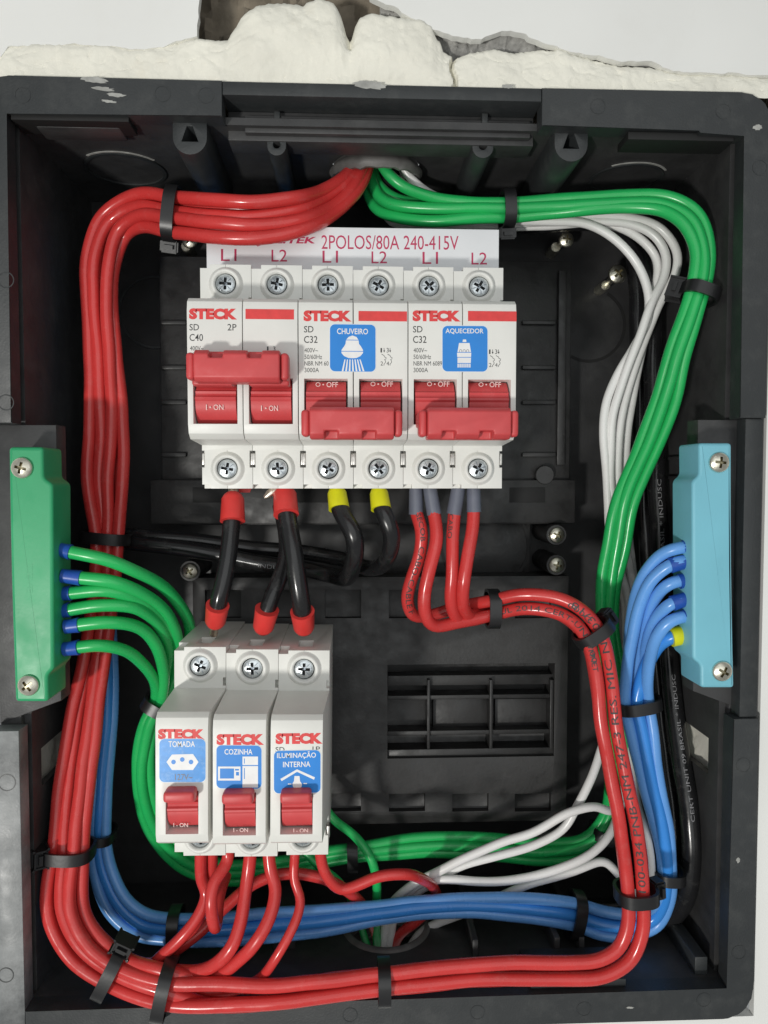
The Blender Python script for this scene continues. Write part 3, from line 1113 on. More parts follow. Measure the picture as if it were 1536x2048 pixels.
# ------------------------------------------------------------------ circuit breakers
PW = 17.42
SH, FR, HZ, HF = 46.0, 68.0, 38.3, 22.2          # shoulder and front height above the rail, half heights


def pole_mesh(name, m, gap_l, gap_r, win, FR, ww=6.9, wx=0.0):
    a = bmesh.new()
    w = PW / 2 - .06
    prof = [(-HZ, 0), (-HZ, SH), (-23.4, SH), (-22.3, FR - 3.4), (-20.6, FR - .9), (-17.8, FR), (17.8, FR), (20.8, FR - .7), (22.2, FR - 2.6), (23.4, SH), (HZ, SH), (HZ, 0)]
    L, Rr = [], []
    for z, h in prof:
        on = 1.0 if h > SH + 1 else 0.0
        L.append(a.verts.new((-w + gap_l * on, -h, z)))
        Rr.append(a.verts.new((w - gap_r * on, -h, z)))
    n = len(prof)
    for i in range(n):
        k = (i + 1) % n
        a.faces.new((L[i], L[k], Rr[k], Rr[i]))
    a.faces.new(L[::-1])
    a.faces.new(Rr)
    b = bmesh.new()
    bm_box(b, wx - ww, wx + ww, FR - 9, FR + 2, win[0], win[1])
    bm_box(b, -w - 1, -w + 3.3, SH - 7, SH + 2, HZ - 1.3, HZ + 1)                # top-left notch
    bm_box(b, w - 1.0, w + 1, SH - 3.0, SH + 2, 24.2, 27.2)                       # side latches
    bm_box(b, -w - 1, -w + .9, SH - 4.0, SH + 2, -31.0, -25.2)
    bm_box(b, w - 1.0, w + 1, SH - 4.0, SH + 2, -31.0, -25.2)
    bm_box(b, -w - 1, -w + 3.0, SH - 4, SH + 2, -HZ - 1, -HZ + 1.4)
    bm_box(b, -.06, .06, SH - .5, SH + 1, -HZ - 1, -25)                            # mould seam
    bm_box(b, -.06, .06, SH - .5, SH + 1, 31, HZ + 1)
    bm_box(b, -2.6, 2.6, 30, 40, -HZ - 1, -HZ + 8)                                # wire entries
    bm_box(b, -2.6, 2.6, 30, 40, HZ - 8, HZ + 1)
    return bool_mesh(name, a, b, m, .42, 3)


WIN = (-17.6, -3.2)
FX = 3.0                                         # the single-pole fronts stand a little prouder
POLE_A = pole_mesh('housing', M['mcb'], .05, .12, WIN, FR)
POLE_B = pole_mesh('housing_single', M['mcb2'], .05, 1.25, WIN, FR + FX, 5.0, -.55)
vs, fs = lathe([(6.0, -.1), (5.5, .5), (5.0, 1.5), (4.5, 1.9), (3.95, 1.75), (3.6, 1.1), (3.55, -.1)], 32, False, False)
COLLAR = mesh_only('screw_collar', vs, fs, M['mcb'], math.radians(70))
vs, fs = lathe([(3.54, .05), (3.54, .1)], 24)
WELL = mesh_only('screw_well', vs, fs, M['dark'])


def barrel_mesh(up):
    """curved toggle drum seen in the window, with two raised ridges"""
    vs, fs = [], []
    cz, cd, r = -10.4, FR - 9.6, 9.1
    prof = []
    for i in range(29):
        a = math.radians(-62 + 124 * i / 28)
        rr = r
        g = -62 + 124 * i / 28
        c = 8 if up else 8
        if abs(g - c) < 5 or abs(g - c - 14) < 4:
            rr += .55
        prof.append((cz + rr * math.sin(a) * .86, cd + rr * math.cos(a)))
    w = 6.35
    n = len(prof)
    for x in (-w, w):
        for z, h in prof:
            vs.append((x, -h, z))
    for i in range(n - 1):
        fs.append((i, i + 1, n + i + 1, n + i))
    base = len(vs)
    vs += [(-w, -(FR - 12), prof[0][0]), (-w, -(FR - 12), prof[-1][0]), (w, -(FR - 12), prof[0][0]), (w, -(FR - 12), prof[-1][0])]
    fs.append(tuple(range(n)) + (base + 1, base))
    fs.append(tuple(range(2 * n - 1, n - 1, -1)) + (base + 2, base + 3))
    return mesh_only('toggle', vs, fs, M['toggle'], math.radians(28))


BARREL = barrel_mesh(True)


def tie_bar_mesh(up):
    a, b = bmesh.new(), bmesh.new()
    hw = 12.9
    s = 1 if up else -1
    pts = [(-4.9, 0), (-4.9, 6.2), (-3.6, 7.8), (3.4, 7.8), (4.9, 5.8), (4.9, 0)]
    pts = [(z * s, h) for z, h in pts]

    def ext(x0, x1, sc_, off):
        L = [a.verts.new((x0, -(h * sc_ + off), z * sc_)) for z, h in pts]
        Q = [a.verts.new((x1, -(h * sc_ + off), z * sc_)) for z, h in pts]
        for i in range(len(pts)):
            k = (i + 1) % len(pts)
            a.faces.new((L[i], L[k], Q[k], Q[i]))
        a.faces.new(L[::-1])
        a.faces.new(Q)
    ext(-hw, hw, 1.0, 0)
    bm_box(b, -8.4, -4.2, 3.2, 9, 2.3 * s if up else -5.6, 5.6 if up else -2.3)
    bm_box(b, 3.2, 7.4, 3.2, 9, 2.3 * s if up else -5.6, 5.6 if up else -2.3)
    return bool_mesh('tie_bar', a, b, M['toggle'], .55, 3)


TIE_UP, TIE_DN = tie_bar_mesh(True), tie_bar_mesh(False)


def end_cap_mesh(side):
    bm = bmesh.new()
    x0, x1 = (12.92, 15.5) if side > 0 else (-15.5, -12.92)
    bm_box(bm, x0, x1, .6, 6.4, -4.1, 4.1, 1.1, 3)
    bmesh.ops.recalc_face_normals(bm, faces=bm.faces)
    for v in bm.verts:
        v.co *= MM
    me = bpy.data.meshes.new('tie_bar_end')
    bm.to_mesh(me)
    bm.free()
    me.materials.append(M['toggle'])
    shade(me)
    return me


CAP_L, CAP_R = end_cap_mesh(-1), end_cap_mesh(1)


def box_mesh(name, m, *a, bevel=.3):
    bm = bm_box(bmesh.new(), *a, bevel, 3)
    bmesh.ops.recalc_face_normals(bm, faces=bm.faces)
    for v in bm.verts:
        v.co *= MM
    me = bpy.data.meshes.new(name)
    bm.to_mesh(me)
    bm.free()
    me.materials.append(m)
    shade(me)
    return me


NECK_UP = box_mesh('toggle_neck', M['toggle'], -6.2, 6.2, FR - 5, FR + 5.2, -6.2, -1.4, bevel=.7)
NECK_DN = box_mesh('toggle_neck', M['toggle'], -6.2, 6.2, FR - 5, FR + 5.0, -18.8, -14.4, bevel=.7)
CLIPM = box_mesh('latch_clip', M['clip'], -.55, .55, SH - 3.9, SH - .7, -30.2, -26, bevel=.25)

UB = 32.0                                        # depth of the rail face, upper bank
x_up = U(400, 565, UB + SH).x
pitch_up = (U(1006.8, 565, UB + SH).x - x_up) / 6
zc_up = (U(703, 533, UB + SH).z + U(703, 976, UB + SH).z) / 2


def pole(parent, cx, cz, base, me, sx=1.0, sz=1.0, rot=0.0, bottom_screw=True):
    h = share('housing', me, (cx, -base, cz), parent, rot, (sx, 1, sz))
    for zz, lab in ((31.6, 0), (-31.4, 1)):
        z2 = cz + zz * sz
        x2 = cx + math.sin(rot) * zz * sz + .1
        c = share('screw_collar', COLLAR, (x2, -(base + SH), z2), parent)
        share('screw_well', WELL, (x2, -(base + SH), z2), c)
        share('terminal_screw', SCREW_T, (x2 + rnd.uniform(-.12, .12), -(base + SH + .12), z2 + rnd.uniform(-.1, .1)), c, rnd.random() * 1.57)
    for sx_ in (-1, 1):
        share('latch_clip', CLIPM, (cx + sx_ * (PW / 2 - .35), -base, cz), h)
    return h


def breaker2(i0, label, up, tie_dx=0.0):
    cx = x_up + pitch_up * (i0 + 1)
    t = empty('double_pole_breaker', (cx, -UB, zc_up), label, 'circuit breaker', 'double-pole breakers on the upper rail')
    for k in (0, 1):
        px = x_up + pitch_up * (i0 + k + .5)
        pole(t, px, zc_up, UB, POLE_A, pitch_up / PW)
        tg = share('toggle', BARREL, (px, -UB, zc_up), t)
        share('toggle_neck', NECK_UP if up else NECK_DN, (px, -UB, zc_up), tg)
    tb = share('tie_bar', TIE_UP if up else TIE_DN, (cx + tie_dx, -(UB + FR + 3.2), zc_up + (-.8 if up else -17.9)), t)
    for c in (CAP_L, CAP_R):
        share('tie_bar_end', c, (cx + tie_dx, -(UB + FR + 3.2), zc_up + (-.8 if up else -17.9)), tb)
    return t


FD = UB + FR
b1 = breaker2(0, 'double-pole breaker marked C40 with its red tie bar up, switched on', True, -.35)
b2 = breaker2(2, 'double-pole breaker with the blue shower sticker, switched off', False, -.5)
b3 = breaker2(4, 'double-pole breaker with the blue water heater sticker, switched off', False, .7)


def face_print(t, x, amp, y0, red_x, poles, full):
    text('STECK', (x, y0, x + 96, y0 + 22), FD, M['ink_red'], t, .07, .008)
    flat('red_stripe', [(red_x, y0 + 1), (red_x + 97, y0 + 2), (red_x + 97, y0 + 22), (red_x, y0 + 21)], FD, M['ink_red'], t, .05)
    text('SD', (x + 1, y0 + 31, x + 20, y0 + 44), FD, M['ink_black'], t, .004)
    text(amp, (x + 1, y0 + 51, x + 28, y0 + 65), FD, M['ink_black'], t, .004)
    if poles:
        text(poles, (x + 77, y0 + 31, x + 95, y0 + 44), FD, M['ink_black'], t, .004)
    for k, (s, w) in enumerate(full):
        text(s, (x + 2, y0 + 75 + 13.2 * k, x + 2 + w, y0 + 84 + 13.2 * k), FD, M['ink_black'], t, 0)


face_print(b1, 378, 'C40', 617, 491, '2P', [('400V~', 27), ('50/60Hz', 34)])
face_print(b2, 607, 'C32', 621, 717, None, [('400V~', 27), ('50/60Hz', 35), ('NBR NM 60', 48), ('3000A', 29)])
face_print(b3, 825, 'C32', 621, 936, None, [('400V~', 27), ('50/60Hz', 35), ('NBR NM 6089', 57), ('3000A', 29)])
text('1', (534, 693, 537, 702), FD, M['ink_black'], b1)
text('3', (546, 693, 551, 702), FD, M['ink_black'], b1)


def diagram(t, x, y):
    """little wiring symbol printed beside the sticker"""
    text('1', (x, y, x + 3, y + 9), FD, M['ink_black'], t)
    text('3', (x + 12, y, x + 16.5, y + 9), FD, M['ink_black'], t)
    text('2', (x, y + 27, x + 5, y + 35), FD, M['ink_black'], t)
    text('4', (x + 12, y + 27, x + 17, y + 35), FD, M['ink_black'], t)
    for o in (0, 12):
        flat('symbol', stroke([(x + 7 + o, y), (x + 7.4 + o, y + 8)], 1.0), FD, M['ink_black'], t, .05)
        flat('symbol', [(x + 5.4 + o, y + 5), (x + 9.2 + o, y + 5), (x + 7.3 + o, y + 9)], FD, M['ink_black'], t, .05)
        flat('symbol', stroke([(x + 2 + o, y + 12), (x + 5 + o, y + 14), (x + 7 + o, y + 15), (x + 8 + o, y + 18), (x + 11 + o, y + 19), (x + 11 + o, y + 22), (x + 8 + o, y + 23), (x + 10 + o, y + 26), (x + 10 + o, y + 29), (x + 7 + o, y + 32), (x + 7 + o, y + 35)], 1.0), FD, M['ink_black'], t, .05)


diagram(b2, 761, 696)
diagram(b3, 978, 699)
text('ON', (427, 809, 447, 820), FD - .3, M['ink_pink'], b1, .01)
text('I', (412, 809, 414, 820), FD - .3, M['ink_pink'], b1, .01)
text('-', (419, 813, 422, 816), FD - .3, M['ink_pink'], b1, .03)
text('ON', (538, 811, 556, 822), FD - .3, M['ink_pink'], b1, .01)
text('I', (522, 811, 524, 822), FD - .3, M['ink_pink'], b1, .01)
text('-', (530, 815, 533, 818), FD - .3, M['ink_pink'], b1, .03)
for t, x, y in ((b2, 631, 764), (b2, 741, 763), (b3, 854, 763), (b3, 957, 764)):
    flat('lettering', stroke(circ(x + 5, y + 5, 4.2, 3.8, 14) + [(x + 9.2, y + 5)], 1.3), FD - .9, M['ink_pink'], t, .05)
    text('-', (x + 14, y + 4, x + 17, y + 6.5), FD - .9, M['ink_pink'], t, .03)
    text('OFF', (x + 22, y, x + 45, y + 10.5), FD - .9, M['ink_pink'], t, .006)


# stickers
def sticker(t, x0, y0, x1, y1, d, m, skew=0.0):
    e = flat('sticker', rrect(x0 - 1, y0 - 1, x1 + 1, y1 + 1, 11, 6, skew), d, M['sticker_edge'], t, .09)
    flat('sticker_print', rrect(x0, y0, x1, y1, 10, 6, skew), d + .09, m, e, .03)
    return e


s2 = sticker(b2, 660, 649, 751, 743, FD, M['sticker'], .012)
SD_ = FD + .13
text('CHUVEIRO', (674, 657, 736, 668.5), SD_, M['ink_white'], s2, .014, .012)
body = [(705, 671), (713, 674), (717, 680), (718, 688), (722, 693), (726, 700), (726, 706), (721, 712), (713, 716), (705, 716.5), (697, 716), (688, 712), (683, 706), (683, 700), (688, 693), (691, 688), (692, 680), (697, 674)]
flat('icon', body, SD_, M['ink_white'], s2, .03)
for (xa_, xb_, yy) in ((692, 717, 680), (683, 726, 702.5)):
    flat('icon_line', stroke([(xa_, yy), (xb_, yy + .3)], 1.2), SD_ + .04, M['sticker'], s2, .03)
for k in range(7):
    u = (k - 3) / 3
    flat('icon_ray', [(705 + u * 15 - 1.1, 719), (705 + u * 15 + 1.1, 719), (706 + u * 21 + 1.9, 742.5), (706 + u * 21 - 1.6, 742.5)], SD_, M['ink_white'], s2, .03)
s3 = sticker(b3, 885, 652, 975, 743, FD, M['sticker'], .006)
text('AQUECEDOR', (891, 657, 967, 668.5), SD_, M['ink_white'], s3, .014, .006)
for pts in ([(926, 679), (932, 679), (933, 684), (925, 684)], [(918, 686), (939, 686), (942, 704), (915, 704)], [(914, 705.4), (942.5, 705.4), (942, 714), (914.5, 714)], [(915, 715.3), (942, 715.3), (941.5, 726), (915, 726)]):
    flat('icon', pts, SD_, M['ink_white'], s3, .03)
for k in range(7):
    flat('icon', [(915 + k * 3.9, 727.4), (917.6 + k * 3.9, 727.4), (917.6 + k * 3.9, 735), (915 + k * 3.9, 735)], SD_, M['ink_white'], s3, .03)
for k in range(3):
    flat('icon_line', stroke([(919 + k * 7, 704), (919.3 + k * 7, 700), (921.3 + k * 7, 698.7), (923.3 + k * 7, 700), (923.6 + k * 7, 704)], 1), SD_ + .04, M['ink_grey'], s3, .03)

# lower bank: three single-pole breakers
LB = 39.0
LSX = [(346.4, 450), (450, 554.8), (554.8, 657.5)]
LTOP = [1293, 1299, 1302]
LBOT = [1709, 1713, 1712]
LF = LB + FR + FX
names = ['single-pole breaker with the worn TOMADA socket sticker', 'single-pole breaker with the COZINHA fridge and microwave sticker', 'single-pole breaker with the ILUMINACAO INTERNA lamp sticker']
HANDLE = box_mesh('toggle_handle', M['toggle'], -4.7, 4.7, FR - 2, FR + 5.0, -1.7, 1.6, bevel=1.0)
NECK_S = box_mesh('toggle_neck', M['toggle'], -4.5, 4.5, FR - 5, FR + 2.2, -5.6, -2.4, bevel=.9)
singles = []
for k in range(3):
    a, b = U(LSX[k][0], 1330, LB + SH), U(LSX[k][1], 1330, LB + SH)
    zt, zb = U(500, LTOP[k], LB + SH).z, U(500, LBOT[k], LB + SH).z
    cx, cz = (a.x + b.x) / 2, (zt + zb) / 2
    szz = (zt - zb) / (2 * HZ)
    t = empty('single_pole_breaker', (cx, -LB, cz), names[k], 'circuit breaker', 'single-pole breakers on the lower rail')
    pole(t, cx, cz, LB, POLE_B, (b.x - a.x) / PW, szz, math.radians(.6))
    tg = share('toggle', BARREL, (cx - .55, -LB - FX, cz), t, 0, (.74, 1, szz))
    share('toggle_neck', NECK_S, (cx - .6, -LB - FX, cz - 0.4), tg)
    share('toggle_handle', HANDLE, (cx - .6, -LB - FX, cz - 3.1), tg)
    singles.append(t)
c1, c2, c3 = singles
text('STECK', (316, 1458, 409, 1479), LF, M['ink_red'], c1, .07, .01)
text('STECK', (433, 1468, 528, 1490), LF, M['ink_red'], c2, .07, .0)
text('STECK', (551, 1466, 645, 1488), LF, M['ink_red'], c3, .07, -.01)
text('SD', (551, 1494, 569, 1504), LF, M['ink_black'], c3, .004)
text('1P', (625, 1493, 640, 1503), LF, M['ink_black'], c3, .004)
q1 = sticker(c1, 319, 1478, 411, 1564, LF, M['sticker_worn'], .0)
q2 = sticker(c2, 433, 1491, 523, 1577, LF, M['sticker'], .01)
q3 = sticker(c3, 548, 1501, 641, 1586, LF, M['sticker'], -.02)
LS = LF + .13
text('TOMADA', (337, 1482, 390, 1494), LS, M['ink_white'], q1, .014)
flat('icon', [(333, 1524), (344, 1509), (386, 1508), (397, 1524), (386, 1540), (344, 1540)], LS, M['ink_white'], q1, .03)
for (x, y) in ((347, 1524), (364.5, 1519), (382, 1524)):
    flat('icon_dot', circ(x, y, 4.6, 4.6, 14), LS + .04, M['sticker'], q1, .03)
text('127V~', (350, 1548, 385, 1560), LS, M['ink_grey'], q1, .004)
text('COZINHA', (449, 1498, 505, 1509), LS, M['ink_white'], q2, .014)
for pts in ([(485, 1513), (516, 1513), (516, 1530), (485, 1530)], [(485, 1532), (516, 1532), (516, 1575), (485, 1575)], [(436, 1533), (481, 1533), (481, 1561), (436, 1561)]):
    flat('icon', pts, LS, M['ink_white'], q2, .03)
flat('icon_window', [(440, 1537), (468, 1537), (468, 1557), (440, 1557)], LS + .04, M['sticker'], q2, .03)
for pts in ([(488, 1517), (489.5, 1517), (489.5, 1527), (488, 1527)], [(488, 1536), (489.5, 1536), (489.5, 1558), (488, 1558)], [(470, 1538), (478, 1538), (478, 1541), (470, 1541)], [(472, 1544), (478, 1544), (478, 1551), (472, 1551)]):
    flat('icon_line', pts, LS + .04, M['sticker'], q2, .03)
text('ILUMINAÇÃO', (554, 1503, 632, 1518), LS, M['ink_white'], q3, .012, -.015)
text('INTERNA', (566, 1523, 621, 1534), LS, M['ink_white'], q3, .014, -.015)
flat('icon', stroke([(562, 1560), (594, 1541), (629, 1557)], 5), LS, M['ink_white'], q3, .03)
flat('icon', [(589, 1552), (599, 1552), (600, 1562), (604, 1568), (603, 1574), (598, 1578), (592, 1578), (586, 1574), (585, 1567), (588, 1562)], LS, M['ink_white'], q3, .03)
for pts in ([(576, 1568), (583, 1568)], [(607, 1567), (614, 1567)], [(584, 1577), (579, 1582)], [(605, 1576), (611, 1581)]):
    flat('icon_ray', stroke(pts, 2), LS, M['ink_white'], q3, .03)
for t, x, y in ((c1, 344, 1637), (c2, 464, 1647), (c3, 584, 1648)):
    text('I - ON', (x + 3, y + 9, x + 32, y + 17), LF - 1.0, M['ink_pink'], t, .006)

# ------------------------------------------------------------------ terminal bars
def bar(name, outline_w, ends, y0, y1, yA, yB, d0, d1, m, label, screws, side, name_box):
    """cover: a wide middle between yA and yB and narrower ends; outline in pixels on the plane d1"""
    (l0, l1), (w0, w1), (e0, e1) = outline_w
    L = lambda y: l0 + (l1 - l0) * (y - y0) / (y1 - y0)
    Wd = lambda y: w0 + (w1 - w0) * (y - y0) / (y1 - y0)
    En = lambda y: e0 + (e1 - e0) * (y - y0) / (y1 - y0)
    px = [(L(y0), y0), (En(y0), y0), (En(yA - 12), yA - 12), (Wd(yA), yA)]
    for k in range(1, 6):
        y = yA + (yB - yA) * k / 6
        px.append((Wd(y), y))
    px += [(Wd(yB), yB), (En(yB + 12), yB + 12), (En(y1), y1), (L(y1), y1)]
    for k in range(1, 6):
        y = y1 + (y0 - y1) * k / 6
        px.append((L(y) + side * 2.0 * math.sin(math.pi * k / 6), y))
    pts = [Vector((U(x, y, d1).x, U(x, y, d1).z)) for x, y in px]
    rnd_pts = []
    for k in range(len(pts)):                           # round the corners of the outline
        p0, p1, p2 = pts[k - 1], pts[k], pts[(k + 1) % len(pts)]
        if abs((p1 - p0).angle(p2 - p1)) < .2:
            rnd_pts.append(p1)
            continue
        r = min(1.3, (p1 - p0).length * .42, (p2 - p1).length * .42)
        qa, qb = p1 + (p0 - p1).normalized() * r, p1 + (p2 - p1).normalized() * r
        for f in (0, .25, .5, .75, 1):
            rnd_pts.append(qa * (1 - f) ** 2 + p1 * 2 * f * (1 - f) + qb * f * f)
    pts = [(q.x, q.y) for q in rnd_pts]
    o = empty(name, U((l0 + w0) / 2, (y0 + y1) / 2, d0), label, 'terminal bar')
    bm = bm_prism(bmesh.new(), pts, d0, d1)
    bmesh.ops.recalc_face_normals(bm, faces=bm.faces)
    es = [e for e in bm.edges if all(abs(v.co.y + d1) < 1e-4 for v in e.verts)]
    bmesh.ops.bevel(bm, geom=es, offset=1.1, segments=4, affect='EDGES', profile=.5)
    cv = mkbm('cover', bm, m, o)
    big = max(cv.data.polygons, key=lambda q: q.area)
    for q in cv.data.polygons:
        if abs(q.normal.y) > .999:
            q.use_smooth = False
    for (x, y, r) in screws:
        p = U(x, y, d1)
        vs, fs = lathe([(4.3, -.2), (4.2, .08), (3.6, .12)], 24)
        share('screw', SCREW_N, (p.x, -(d1 + .1), p.z), o, r, (1.05, 1.05, 1.05))
    # moulded maker's relief, running down the cover
    uv, fs = text_shape('TEVE', .01)
    bx0, by0, bx1, by1 = name_box
    vs = []
    for u, v in uv:
        p = U(bx0 + (bx1 - bx0) * v, by0 + (by1 - by0) * u, d1)
        vs.append((p.x, -(d1 + .05), p.z))
    mk('relief', vs, fs, m, o, False)
    return o


GB = bar('ground_bar', ((17, 30), (105, 108), (86, 96)), None, 894, 1404, 968, 1338, 74.6, 90, M['bar_green'], 'green terminal bar cover screwed to the left side of the box', [(45, 936, .25), (58, 1370, .9)], -1, (52, 1128, 65, 1186))
NB = bar('neutral_bar', ((1464, 1469), (1384, 1386), (1398, 1402)), None, 886, 1376, 962, 1318, 74.6, 90, M['bar_blue'], 'light blue terminal bar cover screwed to the right side of the box', [(1437, 925, .1), (1443, 1342, .5)], -1, (1446, 1160, 1436, 1112))

# ------------------------------------------------------------------ wires
RD, GR, BL, WH = M['red'], M['green'], M['blue'], M['white']
RB = [(985, 1216, 60, 13), (1050, 1203, 66, 14), (1115, 1211, 70, 15), (1163, 1239, 74, 15), (1191, 1280, 78, 15), (1206, 1350, 82, 14), (1218, 1450, 84, 14), (1238, 1560, 85, 15),
      (1255, 1650, 86, 16), (1267, 1740, 86, 16), (1272, 1800, 86, 15.5), (1270, 1860, 86, 16), (1250, 1908, 86, 16), (1205, 1935, 86, 15.5), (1140, 1942, 86, 15.5), (1040, 1941, 86, 15.5), (940, 1945, 86, 15.5),
      (850, 1954, 86, 15.5), (768, 1963, 86, 14.5), (650, 1977, 87, 15.5), (540, 1989, 87, 17), (440, 1990, 86, 22)]
LT = [(335, 1977, 84, 33), (240, 1946, 80, 29), (168, 1894, 76, 31), (131, 1820, 72, 31), (137, 1700, 66, 27), (146, 1600, 62, 29), (168, 1440, 56, 29), (191, 1300, 50, 24), (207, 1180, 46, 24), (213, 1070, 44, 24),
      (209, 950, 44, 36), (214, 850, 44, 31), (207, 700, 45, 26), (200, 600, 46, 25), (203, 520, 47, 31), (226, 452, 47, 33), (278, 420, 52, 33), (345, 428, 60, 31), (430, 437, 70, 31), (520, 440, 72, 31),
      (600, 428, 70, 30), (655, 405, 60, 27), (700, 370, 54, 21), (724, 332, 49, 14), (736, 296, 47, 9), (740, 262, 46, 8)]
rdia, gdia, bdia, wdia = 4.75, 4.5, 4.4, 3.5
starts = {
    1: [(832, 968, 66), (832, 1020, 66), (843, 1060, 68), (839, 1110, 67), (823, 1160, 65), (815, 1200, 62), (827, 1231, 57), (865, 1230, 53), (925, 1212, 54)],
    2: [(858, 968, 68), (867, 1020, 68), (873, 1075, 71), (861, 1130, 72), (850, 1190, 71), (851, 1230, 69), (867, 1252, 66), (910, 1246, 63)],
    3: [(918, 968, 68), (909, 1020, 68), (905, 1080, 70), (905, 1150, 70), (903, 1200, 68), (912, 1234, 63), (945, 1240, 57)],
    4: [(947, 968, 68), (948, 1015, 68), (945, 1060, 70), (935, 1110, 72), (927, 1180, 71), (929, 1218, 66), (942, 1232, 60), (960, 1222, 54)],
}
lanesR = {1: ((-1, 0), (-1, 0)), 2: ((1, 0), (.33, 1.0)), 3: ((1, -5.2), (1, -.4)), 4: ((-1, -5.2), (-.33, -.9))}
words = {1: 'first', 2: 'second', 3: 'third', 4: 'fourth'}
for k in (1, 2, 3, 4):
    (u, v), (u2, v2) = lanesR[k]
    pts = starts[k] + lane(RB, u, v, .03) + lane(LT, u2, v2, .13)
    o, path = wire('red_wire', pts, rdia, RD, 'red wire with grey ferrule under the heater breaker, %s from the yellow ferrules' % words[k], 'red wires with grey ferrules', key='R%d' % k)
    a, b = U(*starts[k][0]), U(*starts[k][1])
    sweep_part('ferrule', [(2.3, -1), (2.55, 3), (2.7, (b - a).length + 1.0), (2.75, (b - a).length + 1.6)], (a, b), M['f_grey'], o)

Lw = {
    1: ([(402, 1690, 76), (401, 1735, 75), (402, 1762, 74), (413, 1786, 74), (400, 1826, 76), (366, 1872, 78), (322, 1912, 77), (288, 1938, 75)], (.75, -4.4), 2, 4.2),
    2: ([(424, 1690, 74), (424, 1735, 72), (418, 1770, 69), (410, 1800, 69), (392, 1848, 72), (352, 1888, 72), (306, 1926, 71)], (.4, -8.6), 1, 4.0),
    4: ([(502, 1690, 76), (498, 1735, 76), (491, 1785, 78), (482, 1840, 82), (465, 1893, 85), (432, 1928, 84), (385, 1944, 81)], (0, -4.4), 1, 4.6),
    5: ([(536, 1690, 76), (541, 1740, 77), (550, 1778, 79), (541, 1828, 83), (515, 1880, 86), (478, 1920, 84), (425, 1952, 81)], (-.72, -4.6), 1, 4.5),
    6: ([(591, 1690, 75), (588, 1740, 75), (588, 1765, 76), (600, 1790, 77), (597, 1825, 80), (577, 1875, 84), (548, 1922, 85), (510, 1962, 81), (440, 1985, 79)], (.72, -8.4), 0, 3.4),
}
lname = {1: 'red wire leaving the first bottom hole of the TOMADA breaker', 2: 'red wire leaving the TOMADA breaker and crossing behind its neighbour', 4: 'thick red wire dropping from the COZINHA breaker into the bottom bundle',
         5: 'red wire looping down between the COZINHA and ILUMINACAO breakers', 6: 'thin red wire dropping from the ILUMINACAO breaker into the bottom bundle'}
for k, (pts, (u, v), i0, dia) in Lw.items():
    wire('red_wire', pts + lane(LT[i0 + 1:], u, v, .05), dia, RD, lname[k], 'red wires under the lower breakers', key='L%d' % k)
wire('red_wire', [(456, 1690, 78), (456, 1722, 78), (444, 1742, 81), (426, 1768, 84), (421, 1805, 86), (425, 1846, 85), (430, 1856, 81), (434, 1846, 76), (440, 1790, 68), (452, 1750, 60)], 4.2, RD, 'red wire bent back into a short hanging loop under the COZINHA breaker', 'red wires under the lower breakers')
wire('red_wire', [(640, 1690, 74), (643, 1722, 73), (656, 1756, 72), (682, 1779, 70), (716, 1769, 70), (760, 1752, 70), (812, 1748, 69), (846, 1759, 60), (866, 1774, 49), (872, 1790, 42), (860, 1816, 41), (825, 1848, 41), (800, 1868, 39), (788, 1900, 36), (784, 1935, 34)], 4.1, RD,
     'red wire from the ILUMINACAO breaker looping right over the blue bundle', 'red wires under the lower breakers')
wire('red_wire', [(300, 1930, 64), (345, 1905, 66), (395, 1868, 64), (448, 1815, 60), (500, 1772, 57), (570, 1748, 55), (640, 1755, 54), (690, 1778, 53), (722, 1806, 48), (745, 1850, 40), (758, 1890, 36), (764, 1935, 34)], 4.4, RD,
     'red wire running from the bottom conduit up behind the lower breakers to the left', 'red wires under the lower breakers')

# green
GS = [(1014, 419, 50, 14), (1095, 413, 53, 13.5), (1170, 408, 57, 12), (1255, 404, 60, 12), (1330, 408, 64, 14), (1382, 438, 67, 16), (1406, 500, 68, 13), (1402, 560, 68, 13), (1384, 625, 67, 14), (1358, 700, 64, 17), (1330, 800, 60, 21),
      (1292, 900, 57, 19), (1251, 1000, 55, 17), (1231, 1100, 52, 17), (1217, 1185, 50, 14), (1216, 1250, 48, 13), (1228, 1340, 46, 13), (1237, 1450, 42, 12), (1231, 1560, 36, 12), (1217, 1640, 32, 12), (1172, 1692, 31, 14), (1090, 1704, 31, 16), (1000, 1697, 31, 16),
      (860, 1691, 31, 16), (770, 1700, 31, 13), (705, 1706, 31, 11), (640, 1715, 30, 13), (560, 1735, 29, 15), (450, 1745, 29, 16), (375, 1722, 31, 18), (318, 1665, 35, 18), (290, 1590, 39, 15), (286, 1510, 43, 13), (300, 1445, 46, 10), (319, 1410, 48, 9)]
Gstart = {1: [(748, 262, 46), (753, 305, 48), (772, 342, 50), (808, 373, 50), (865, 394, 48), (935, 404, 49)],
          2: [(738, 262, 38), (742, 350, 40), (762, 396, 42), (800, 412, 45), (870, 418, 48), (935, 417, 50)],
          3: [(732, 262, 36), (734, 370, 35), (752, 416, 38), (795, 435, 43), (870, 441, 48), (940, 437, 50)],
          4: [(745, 262, 40), (752, 360, 38), (790, 398, 40), (880, 408, 42)], 5: [(738, 262, 34), (745, 380, 31), (790, 415, 37), (880, 424, 41)], 6: [(730, 262, 32), (738, 392, 27), (790, 430, 34), (880, 436, 40)]}
Gl = {1: (-1, 0), 2: (0, 1.0), 3: (1, 0), 4: (-.6, -4.6), 5: (.1, -4.6), 6: (.75, -4.8)}
